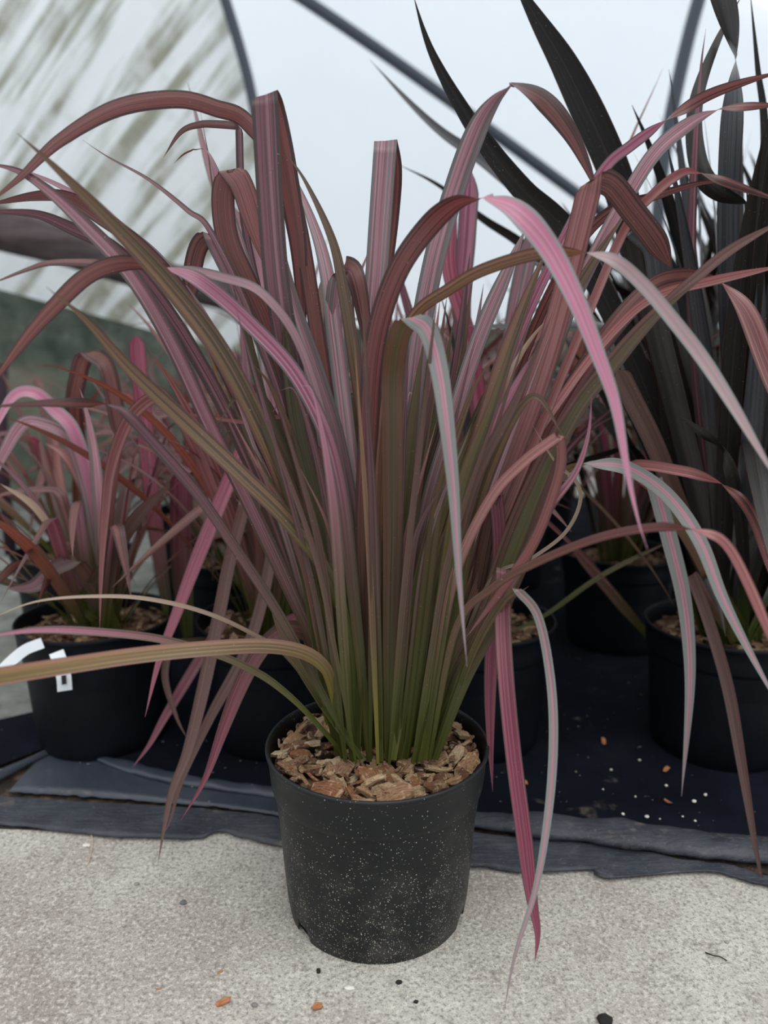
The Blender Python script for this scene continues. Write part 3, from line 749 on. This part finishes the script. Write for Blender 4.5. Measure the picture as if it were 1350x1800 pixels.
D(m, 'rose', 17, [(755, 1335, -.05), (800, 1110), (868, 1032), (940, 990), (1050, 946, -.2), (1150, 927), (1220, 931), 'F', (1272, 952), (1315, 1025), (1380, 1180, -.3)], face=-1, ang=(10, 10), tip=.9)
D(m, 'cream', 7, [(750, 1325, -.02), (850, 1040), (930, 985), (990, 940), (1018, 890), (1015, 850), (975, 810), (935, 745, -.06)], ang=(30, -30), tip=.8)
D(m, 'grey', 26, [(745, 1315, .02), (860, 1040), (950, 880), (1000, 825), (1035, 815, -.02), 'F', (1095, 820), (1150, 850), (1195, 895), (1235, 960, -.12), (1270, 1050), (1320, 1150), (1380, 1260, -.2)], face=-1, tip=.7, ang=(20, 10))
D(m, 'wine', 26, [(755, 1322, .02), (820, 1120), (855, 950), (872, 870, .0), 'F', (878, 960), (868, 1080), (862, 1200), (862, 1300), (866, 1392, -.02)], tip=.75, ang=(0, 0), face=-1)
D(m, 'wine', 30, [(765, 1330, -.03), (820, 1160), (870, 1040), (886, 1000, -.07), 'F', (884, 1090), (890, 1200, -.12), (903, 1330), (920, 1460), (935, 1580), (945, 1640), (940, 1692, -.18)], tip=.8, ang=(0, 5), face=-1)
D(m, 'grey', 17, [(765, 1330, -.02), (830, 1150), (880, 1060), (908, 1035, -.13), 'F', (945, 1082), (966, 1180), (973, 1290, -.17), (965, 1420), (942, 1560), (905, 1680), (884, 1790, -.22)], tip=.6, ang=(0, 5), face=-1)
D(m, 'rose', 14, [(750, 1335, -.04), (790, 1180), (860, 1110), (900, 1060, -.05)], tip=.6)
D(m, 'crim', 18, [(740, 1330, -.04), (765, 1230), (810, 1130), (860, 1080), (930, 1030, -.06)], tip=.7)
# folded pale leaf hanging behind the middle
D(m, 'pink', 46, [(665, 1310, .06), (612, 900), (590, 620), (600, 470, .09), 'F', (622, 480, .04), (640, 560), (655, 682, .03)], ang=(0, 0), tip=.72, keel=.12)
D(m, 'cream', 32, [(630, 1310, .09), (600, 850), (572, 560), (585, 480, .12), 'F', (592, 520, .14), (588, 640, .14)], tip=.9, ang=(0, 0))
D(m, 'rose', 9, [(650, 1310, .07), (600, 900), (520, 745), (430, 742, .0), (330, 728), (260, 722, -.05)], tip=.8)
# pink blades falling away to the lower left
D(m, 'wine', 30, [(585, 1318, .06), (560, 1150), (520, 1105), (470, 1130, .02), (430, 1190), (395, 1275), (360, 1370), (318, 1442, -.02)], tip=.6, ang=(0, 0), face=1, pw=1.2, base=.4)
# interior fan
fan = random.Random(41)
FP = ['olive', 'bronze', 'olive', 'bronze', 'mauve', 'bronze', 'pink', 'olive', 'magenta', 'rose', 'brown', 'bronze']
for i in range(37):
    q = (i + .5) / 37
    rx = 596 + 150 * q + fan.uniform(-12, 12); ry0 = fan.uniform(-.06, .07)
    tx = 400 + 580 * q + fan.uniform(-45, 45); ty = 420 + fan.uniform(0, 330) + 60 * abs(q - .5)
    bx = (rx + tx) / 2 - (tx - rx) * .12
    D(m, FP[i % 12] if ry0 > 0 or i % 3 else 'olive', fan.uniform(17, 27), [(rx, 1328 - ry0 * 250, ry0), (rx + (bx - rx) * .45, 1130), (bx, 880), ((bx + tx) / 2 + (tx - rx) * .05, 700), (tx, ty, ry0 * 3)], tip=fan.uniform(.5, .7))

# the many narrow inner blades nobody could tell apart, as one part
def merge(objs, name, parent):
    V = []; F = []; UV = []; MI = []; mats = []
    for o in objs:
        me = o.data; b = len(V); V += [v.co.copy() for v in me.vertices]; uvv = {}
        for l in me.loops: uvv[l.vertex_index] = tuple(me.uv_layers[0].data[l.index].uv)
        UV += [uvv[i] for i in range(len(me.vertices))]
        mt_ = me.materials[0]
        if mt_ not in mats: mats.append(mt_)
        for p in me.polygons: F.append(tuple(b + i for i in p.vertices)); MI.append(mats.index(mt_))
        bpy.data.objects.remove(o)
    r_ = link_mesh(name, V, F, None, parent, UV, True)
    for mt_ in mats: r_.data.materials.append(mt_)
    for p, i in zip(r_.data.polygons, MI): p.material_index = i
    return r_
inner = []
for i in range(60):
    q = fan.random()
    rx = 590 + 160 * q + fan.uniform(-8, 8); ry0 = fan.uniform(-.065, .06)
    tx = 370 + 640 * q + fan.uniform(-60, 60); ty = fan.uniform(480, 860)
    bx = (rx + tx) / 2 - (tx - rx) * .10
    inner.append(D(m, ['olive', 'bronze', 'mauve', 'brown', 'gold', 'rose', 'bronze', 'pink'][i % 8], fan.uniform(9, 17), [(rx, 1328 - ry0 * 250, ry0), (rx + (bx - rx) * .45, 1150), (bx, 950), (tx, ty, ry0 * 2.4)], tip=fan.uniform(.4, .6), ang=(fan.uniform(-50, 50), fan.uniform(-40, 40))))
tag(merge(inner, 'inner_leaves', m), kind='stuff')

# bark in the front pot: a bed, and every chip that shows on it
b0 = bed((0, 0, 0), .139, .222, 3, 260, 'fine bark mulch under the larger chips in the front pot', .018)
cr = random.Random(77)
cnt = 0; placed = []
for i in range(2000):
    if cnt >= 285: break
    rr = .136 * math.sqrt(cr.random()); a = cr.uniform(0, 6.283)
    x, y = rr * math.cos(a), rr * math.sin(a)
    if abs(x) < .085 and -.035 < y < .07 and cr.random() < .85: continue
    if any((x - p) ** 2 + (y - q) ** 2 < .0105 ** 2 for p, q in placed): continue
    placed.append((x, y))
    o = bpy.data.objects.new('bark_chip', CHIPS[cr.randrange(len(CHIPS))]); COL.objects.link(o)
    s = cr.choice((.45, .55, .65, .75, .85, 1.0, 1.2, 1.35)) * cr.uniform(.85, 1.1)
    rr2 = min(rr, .139 - .011 * s) if rr > 0 else 0
    x *= rr2 / rr; y *= rr2 / rr
    o.location = (x, y, .223 + cr.uniform(-.002, .008) + .004 * (rr / .13))
    o.rotation_euler = (cr.uniform(-.8, .8), cr.uniform(-.45, .45), cr.uniform(0, 6.283) if rr < .11 else a + math.pi / 2 + cr.uniform(-.7, .7))
    o.scale = (s, s * cr.uniform(.8, 1.2), s)
    tag(o, 'bark chip lying on the mulch in the front pot', 'bark chip', 'bark chips in the front pot'); cnt += 1

# ------------------------------------------------------------------ plants behind
MIX_PINK = ['pink', 'wine', 'rose', 'pink', 'crim', 'bronze', 'wine', 'magenta', 'mauve', 'rust', 'rose', 'brown']
MIX_RED = ['rust', 'crim', 'wine', 'pink', 'rose', 'crim', 'mauve', 'rust', 'rose']
MIX_DARK = ['dark', 'dark', 'slate', 'dark', 'slate', 'dark', 'dark']
def plant(name, x, y, label, pals, n, L, wd, seed, lean=(3, 38), bend=(10, 110), kinkp=.35, potr=.150, chips=110, poth=.244, shade_name='pot', mulch_label='', avoid=None):
    rnd = random.Random(seed)
    t = empty(name, (x, y, .014), label=label, cat='potted plant')
    pot_mesh('pot', potr, poth, M_POT2, t, False, 64)
    for i in range(n):
        az = 2 * math.pi * (i * .381966 + rnd.uniform(-.06, .06)); q = rnd.random()
        rr = .045 * math.sqrt(rnd.random())
        root = Vector((rr * math.cos(az), rr * math.sin(az), poth - .035))
        ln = rnd.uniform(*lean); bd = rnd.uniform(*bend)
        if math.sin(az) < -.35 and avoid: ln *= avoid; bd *= avoid
        kk = (rnd.uniform(.5, .8), rnd.uniform(50, 115)) if rnd.random() < kinkp else None
        if kk: bd *= .4
        grown(t, pals[rnd.randrange(len(pals))], root, az, ln, bd, rnd.uniform(*L), rnd.uniform(*wd), rnd, kk, rnd.uniform(-70, 70))
    bed((x, y, .014), potr * .93, poth - .022, seed + 100, chips, mulch_label)
    return t
PA = plant('potted_flax', -.55, .47, 'small pink striped flax in the black pot with the white tag', MIX_PINK, 34, (.35, .62), (.016, .026), 1, kinkp=.3, mulch_label='bark mulch in the pot with the white tag')
PB = plant('potted_flax', -.205, .47, 'pink and crimson flax in the black pot just left behind the front pot', MIX_PINK, 40, (.45, .75), (.016, .026), 2, avoid=.6, mulch_label='bark mulch in the pot just left behind the front pot')
PC = plant('potted_flax', .19, .46, 'bronze and pink flax in the black pot just right behind the front pot', ['bronze', 'pink', 'olive', 'rose', 'mauve', 'brown', 'slate'], 34, (.5, .8), (.016, .026), 3, lean=(3, 25), avoid=.5, mulch_label='bark mulch in the pot just right behind the front pot')
PD = plant('potted_flax', .66, .43, 'tall black leaved flax in the black pot at the right edge', MIX_DARK, 84, (.6, 1.05), (.026, .042), 4, lean=(2, 26), bend=(0, 45), kinkp=.14, mulch_label='bark mulch in the pot at the right edge')
plant('potted_flax', -.80, .98, 'pink flax at the far left in the second row', MIX_PINK, 30, (.45, .7), (.016, .026), 5, chips=40, mulch_label='bark mulch of the far left pot in the second row')
plant('potted_flax', -.38, .95, 'crimson and pink flax in the second row behind the left pots', MIX_RED + MIX_PINK, 40, (.5, .85), (.016, .028), 6, chips=40, mulch_label='bark mulch of the second row pot behind the left pots')
plant('potted_flax', .04, .98, 'red flax hidden behind the front plant in the second row', MIX_RED + MIX_PINK, 40, (.5, .85), (.016, .028), 7, chips=30, mulch_label='bark mulch of the second row pot behind the front plant')
plant('potted_flax', .62, .98, 'rusty flax in the second row between the right pots', ['rust', 'brown', 'wine', 'dark', 'mauve'], 44, (.45, .8), (.014, .022), 8, chips=80, lean=(3, 24), mulch_label='bark mulch of the second row pot between the right pots')
plant('potted_flax', 1.05, .92, 'black leaved flax in the second row beyond the right edge pot', MIX_DARK, 64, (.7, 1.15), (.028, .042), 9, lean=(2, 24), bend=(0, 40), kinkp=.12, chips=20, mulch_label='bark mulch of the second row pot beyond the right edge pot')
plant('potted_flax', -.62, 1.5, 'red flax in the third row at left', MIX_RED + MIX_PINK, 34, (.5, .8), (.018, .028), 10, chips=10, mulch_label='bark mulch of the left pot in the third row')
plant('potted_flax', -.12, 1.5, 'red flax in the third row behind the middle', MIX_RED, 36, (.5, .85), (.018, .028), 11, chips=10, mulch_label='bark mulch of the middle pot in the third row')
plant('potted_flax', .40, 1.5, 'rust red flax in the third row right of the middle', MIX_RED, 36, (.5, .9), (.018, .028), 12, chips=10, mulch_label='bark mulch of the third row pot right of the middle')
plant('potted_flax', .95, 1.5, 'black leaved flax in the third row', MIX_DARK, 64, (.7, 1.2), (.026, .042), 13, lean=(2, 26), bend=(0, 50), kinkp=.12, chips=10, mulch_label='bark mulch of the third row pot under black leaves')
plant('potted_flax', 1.5, 1.5, 'black leaved flax farthest right in the third row', MIX_DARK, 40, (.7, 1.2), (.026, .042), 14, lean=(2, 24), bend=(0, 40), kinkp=.1, chips=10, mulch_label='bark mulch of the farthest right pot in the third row')

for x_, y_, pal_, L_, lab, sd_ in ((-.35, 2.05, MIX_RED, (.5, .8), 'left of the middle', 21), (.15, 2.05, MIX_RED, (.5, .85), 'behind the middle', 22), (.62, 2.05, MIX_RED + MIX_DARK, (.55, .9), 'right of the middle', 23), (1.15, 2.05, MIX_DARK, (.8, 1.2), 'at the right', 24)):
    plant('potted_flax', x_, y_, 'flax ' + lab + ' in the fourth and last row', pal_, 36, L_, (.02, .032), sd_, chips=5, mulch_label='bark mulch of the last row pot ' + lab)

def child_of(t, *a, **kw):
    o = traced(t, *a, vs=1.7, **kw)
    o.data.transform(Matrix.Translation(-t.location)); return o
# the black plant's long outer blades
C_ = child_of
C_(PD, 'dark', 46, [(1290, 1135, .43), (1210, 880), (1100, 600), (1000, 415), (920, 335, .30), (850, 248), (800, 170), (765, 105), (745, 55), (726, -10, .25)], tip=.66, ang=(20, -5), base=.8)
C_(PD, 'dark', 58, [(1300, 1135, .43), (1230, 850), (1150, 560), (1105, 385, .35), (1075, 290), (1035, 200), (990, 110), (945, 35), (895, -50, .3)], tip=.8, ang=(10, 0), base=.7)
C_(PD, 'slate', 34, [(1285, 1130, .45), (1180, 760), (1060, 520), (960, 380, .7), (860, 290), (780, 235), (720, 180), (650, 105, .85)], tip=.5)
C_(PD, 'dark', 26, [(1280, 1130, .45), (1160, 800), (1040, 560), (930, 440, .65), (850, 385), (770, 325), (698, 288, .7)], tip=.5)
C_(PD, 'dark', 36, [(1320, 1135, .42), (1325, 850), (1322, 560), (1310, 358, .2), 'F', (1262, 338), (1232, 300), (1220, 230), (1228, 160), (1262, 70), (1305, -10, .3)], tip=.7)
C_(PD, 'slate', 40, [(1310, 1135, .42), (1288, 700), (1280, 420), (1286, 220, .25), (1294, 105), 'F', (1282, 40), (1258, -50, .25)], tip=.98, ang=(0, 0))
C_(PD, 'dark', 22, [(1330, 1130, .45), (1345, 600), (1345, 250, .4), (1332, 120), (1318, -20, .4)], tip=.6)
C_(PD, 'mauve', 22, [(1300, 1130, .42), (1240, 800), (1215, 500), (1222, 260, .2), (1232, 120), (1241, 50, .2)], tip=.6)
C_(PD, 'slate', 46, [(1290, 1130, .4), (1200, 760), (1150, 560), (1118, 400, .15), 'F', (1150, 430), (1160, 480), (1163, 535, .15)], tip=.95, ang=(0, 0), face=-1)
C_(PD, 'slate', 42, [(1330, 1130, .42), (1335, 800), (1340, 540), (1335, 350, .3)], open_end=True)
C_(PD, 'brown', 34, [(1300, 1100, .35), (1240, 1000), (1190, 880), (1150, 780), (1110, 700), (1085, 650, .15)], tip=.97, base=.9)
C_(PD, 'dark', 24, [(1310, 1130, .36), (1305, 950), (1290, 850), (1270, 790, .2), 'F', (1240, 765), (1190, 728, .15)], tip=.75)
C_(PD, 'rose', 20, [(1300, 1125, .38), (1180, 900), (1110, 822, .2), (1200, 828, .15), (1265, 848), 'F', (1305, 880), (1335, 935), (1365, 1040, .1)], tip=.9)
C_(PD, 'grey', 30, [(1290, 1130, .38), (1230, 980), (1150, 845, .2), 'F', (1178, 950), (1200, 1040), (1211, 1130), (1212, 1230), (1198, 1400, .15)], tip=.55, face=-1)
C_(PD, 'brown', 22, [(1290, 1130, .4), (1230, 1030), (1215, 1010, .2), 'F', (1245, 1090), (1280, 1210), (1305, 1350), (1330, 1500), (1352, 1600, .02)], tip=.6, face=-1)
C_(PD, 'slate', 14, [(1290, 1130, .4), (1260, 1030), (1240, 1015, .3), 'F', (1262, 1060), (1276, 1120, .25)], tip=.6)
C_(PC, 'olive', 9, [(900, 1110, .44), (960, 1080), (1060, 1010), (1180, 950, .4)], tip=.7)
C_(PC, 'brown', 20, [(1150, 1130, .6), (1090, 1060), (1040, 1000), (1000, 950, .55)], tip=.8)
# tagged plant and its neighbours: the blades one can follow
C_(PA, 'hot', 26, [(195, 1110, .46), (180, 980), (160, 860), (130, 760), (95, 720, .4), (60, 690), (20, 700), (-20, 780, .35)], tip=.7)
C_(PA, 'pink', 24, [(200, 1105, .45), (172, 960), (150, 850), (120, 770), (75, 745), (40, 745, .4), (10, 790), (-20, 860, .4)], tip=.8)
C_(PA, 'rose', 22, [(205, 1100, .46), (160, 900), (135, 830), (110, 795), (80, 780, .5)], tip=.8)
C_(PA, 'cream', 13, [(195, 1105, .44), (150, 1020), (110, 960), (60, 890), (0, 850, .35)], tip=.8)
C_(PA, 'crim', 32, [(210, 1110, .5), (160, 880), (130, 740), (140, 650), (155, 618, .45), 'F', (185, 640), (200, 700), (215, 780, .42)], tip=.95, face=-1)
C_(PA, 'mauve', 28, [(210, 1110, .44), (150, 1010), (130, 985), 'F', (95, 1000), (60, 1030), (10, 1035, .3)], tip=.8, face=-1)
C_(PA, 'brown', 24, [(165, 1090, .42), (140, 1060), (190, 990), (240, 910, .34), (300, 850, .3)], tip=.7)
C_(PA, 'hot', 18, [(205, 1110, .45), (120, 1010), (60, 985), 'F', (25, 995), (-20, 1040, .35)], tip=.8)
C_(PB, 'rose', 24, [(470, 1120, .46), (350, 800), (290, 700), (265, 700, .2), (225, 740), (195, 820), (185, 900), (178, 1000), (175, 1110, .15)], tip=.6, face=1)
C_(PB, 'wine', 28, [(460, 1120, .45), (470, 850), (440, 760, .3), 'F', (405, 840), (378, 905), (340, 1000), (310, 1080), (280, 1160), (255, 1260, .15)], tip=.65, face=-1)
C_(PB, 'brown', 24, [(450, 1120, .45), (455, 960), (432, 880, .25), 'F', (405, 980), (385, 1080), (360, 1200), (330, 1320), (300, 1400), (278, 1515, .06)], tip=.7, face=-1)
C_(PB, 'brown', 22, [(480, 1120, .45), (490, 1000), (480, 960, .3), 'F', (460, 1060), (430, 1150), (370, 1260), (320, 1370), (300, 1440), (285, 1470, .1)], tip=.6, face=-1)
C_(PB, 'wine', 20, [(440, 1120, .45), (400, 1080, .35), 'F', (350, 1160), (290, 1260), (262, 1310), (232, 1350, .25)], tip=.6, face=-1)
C_(PB, 'wine', 26, [(500, 1120, .46), (540, 1080, .3), 'F', (500, 1100), (450, 1150), (420, 1220), (400, 1290, .2)], tip=.6, face=-1)
C_(PB, 'brown', 14, [(420, 1120, .45), (300, 1130, .3), 'F', (290, 1190), (310, 1260), (330, 1300, .25)], tip=.6, face=-1)
C_(PB, 'wine', 40, [(330, 1120, .5), (320, 1000), (318, 900), (320, 820, .5)], tip=.9)
C_(PB, 'wine', 30, [(300, 1110, .55), (270, 900), (255, 750), (243, 640), (240, 590, .6)], tip=.97)
C_(PB, 'pink', 34, [(520, 1120, .48), (490, 850), (470, 640), (455, 520), (440, 420), (380, 330), (330, 145, .5)], tip=.5)
C_(PC, 'magenta', 34, [(860, 1120, .47), (830, 800), (812, 560), (820, 420), (828, 300, .45)], tip=.95)
C_(PC, 'pink', 36, [(870, 1120, .47), (880, 800), (900, 600), (920, 480), (945, 380, .45)], tip=.9)
C_(PC, 'wine', 28, [(860, 1120, .46), (850, 800), (830, 620), (790, 470), (800, 350, .4)], tip=.9)
C_(PC, 'rust', 14, [(880, 1120, .5), (1000, 700), (1080, 330), (1165, 120, .6)], tip=.4)

# ------------------------------------------------------------------ white tag of the left pot
tg = empty('plant_tag', (-.64, .31, .18), label='white looped plastic tag hanging on the rim of the left pot', cat='plant tag')
def strap(pts, w_, mat, parent, name, off):
    P = catmull([at(a, b, y) for a, b, y in pts], 8); V = []; F = []
    for i, p in enumerate(P):
        T = (P[min(len(P) - 1, i + 1)] - P[max(0, i - 1)]).normalized(); s = T.cross((CAM - p).normalized()).normalized(); nn = s.cross(T).normalized() * .0006
        for a_, b_ in ((-1, 1), (1, 1), (1, -1), (-1, -1)): V.append(p + s * (w_ / 2 * a_) + nn * b_ - off)
    for i in range(len(P) - 1):
        for q in range(4):
            a = i * 4 + q; b = i * 4 + (q + 1) % 4; F.append((a, b, b + 4, a + 4))
    F += [(3, 2, 1, 0), tuple((len(P) - 1) * 4 + q for q in range(4))]
    return link_mesh(name, V, F, mat, parent)
tl = tg.location
strap([(-8, 1190, .27), (20, 1162, .29), (45, 1142, .31), (75, 1130, .32)], .019, M_TAG, tg, 'tag_strip', tl)
strap([(99, 1146, .315), (107, 1168, .305), (112, 1190, .30), (114, 1214, .30)], .024, M_TAG, tg, 'tag_plate', tl)
strap([(112, 1187, .293), (113, 1203, .293)], .008, M_INK, tg, 'printed_mark', tl)

# ------------------------------------------------------------------ loose bits on the ground
def bit(name, px, py, s, mat, label, cat, z=0., shape=(1, .8, .5), seed=0, group=None, ang=0):
    rnd = random.Random(seed); bm = bmesh.new(); bmesh.ops.create_icosphere(bm, subdivisions=2, radius=.5)
    for v in bm.verts:
        k_ = 1 + .35 * noise.noise(v.co * 2.5 + Vector((seed, 0, 0)))
        v.co = Vector((v.co.x * shape[0] * k_, v.co.y * shape[1] * k_, v.co.z * shape[2] * k_)) * s
    me = bpy.data.meshes.new(name); bm.to_mesh(me); bm.free(); me.materials.append(mat)
    o = bpy.data.objects.new(name, me); COL.objects.link(o)
    p = ground(px, py, z); o.location = (p.x, p.y, z + s * shape[2] * .36); o.rotation_euler = (0, 0, ang)
    return tag(o, label, cat, group)
def chip(px, py, s, label, ang, z=0., mat=M_OBARK):
    V, F = chip_geo(random.Random(int(px))); p = ground(px, py, z)
    o = link_mesh('bark_chip', [v * s for v in V], F, mat); o.location = (p.x, p.y, z + s * .15); o.rotation_euler = (0, 0, ang)
    return tag(o, label, 'bark chip')
chip(392, 1764, .016, 'larger orange bark chip on the concrete at lower left of the pot', .3)
chip(387, 1709, .007, 'tiny orange bark chip on the concrete above the larger one', .8)
chip(558, 1772, .012, 'orange bark chip on the concrete just below the front pot', .5)
chip(279, 1739, .006, 'tiny reddish bark chip on the concrete at lower left', .2)
bit('pebble', 322, 1588, .010, M_PEB, 'blue grey pebble on the concrete left of the front pot', 'pebble', seed=2)
bit('soil_crumb', 560, 1708, .008, M_CRUMB, 'black soil crumb on the concrete just below the pot base at left', 'soil crumb', shape=(.7, 1, .5), seed=3)
bit('soil_crumb', 701, 1728, .008, M_CRUMB, 'black soil crumb on the concrete below the middle of the pot', 'soil crumb', seed=4)
bit('soil_crumb', 731, 1762, .006, M_CRUMB, 'small black crumb on the concrete lowest of those below the pot', 'soil crumb', seed=5)
bit('soil_crumb', 1063, 1796, .018, M_CRUMB, 'black soil lump at the bottom edge of the concrete right of the long leaf tip', 'soil crumb', seed=6)
bit('pebble', 448, 1768, .008, M_PEB, 'small dark pebble on the concrete between two orange chips', 'pebble', seed=7)
bit('pebble', 614, 1737, .012, M_GRIT, 'whitish stone fleck on the concrete below the pot', 'pebble', shape=(1, .5, .12), seed=8)
bit('pebble', 240, 1555, .008, M_PEB, 'small grey pebble on the concrete at left', 'pebble', seed=12)
bit('pebble', 1278, 1657, .006, M_PEB, 'tiny grey pebble on the concrete at right', 'pebble', seed=14)
bit('pebble', 152, 1487, .012, M_GRIT, 'pale stone fleck beside the dry grass strand', 'pebble', shape=(1, .7, .3), seed=15)
for i, (px, py, s) in enumerate([(918, 1379, .018), (1171, 1354, .014), (1061, 1305, .018), (1174, 1410, .014), (868, 1442, .010)]):
    chip(px, py, s, ['orange bark chip on the black mat beside the long hanging leaves', 'orange bark chip on the black mat in front of the right edge pot', 'pale bark chip on the black mat midway between the right pots',
         'small tan bark chip on the black mat nearest the grey fold', 'tan bark chip on the mat fold beside the front pot'][i], i * .7, .016)
GR = random.Random(9)
for i, (px, py) in enumerate([(1124, 1337), (1074, 1354), (1117, 1401), (1137, 1437), (1160, 1440), (1171, 1382), (1220, 1410), (1200, 1436), (1095, 1432), (1240, 1398), (1060, 1388), (1222, 1444)]):
    bit('perlite_grain', px, py, GR.uniform(.003, .0075), M_GRIT, 'white perlite grain on the black mat before the right pots', 'perlite grain', .014, (1, .9, .7), 30 + i, 'perlite grains on the black mat')
# dry strands
P = catmull([ground(159, 1462, .003), ground(163, 1480, .004), ground(160, 1500, .003), ground(155, 1518, .002)], 6)
k = N('straw'); M_STRAW = k.done(k.bsdf((.45, .35, .27), .8, .2))
tag(tube('grass_strand', P, .0009, M_STRAW, n=6), 'thin dry grass strand on the concrete by the sheet edge', 'grass strand')
P = catmull([ground(1240, 1674, .002), ground(1252, 1679, .004), ground(1266, 1682, .003), ground(1278, 1689, .002)], 6)
tag(tube('twig', P, .0008, M_CRUMB, n=6), 'tiny curled dark twig on the concrete at right', 'twig')
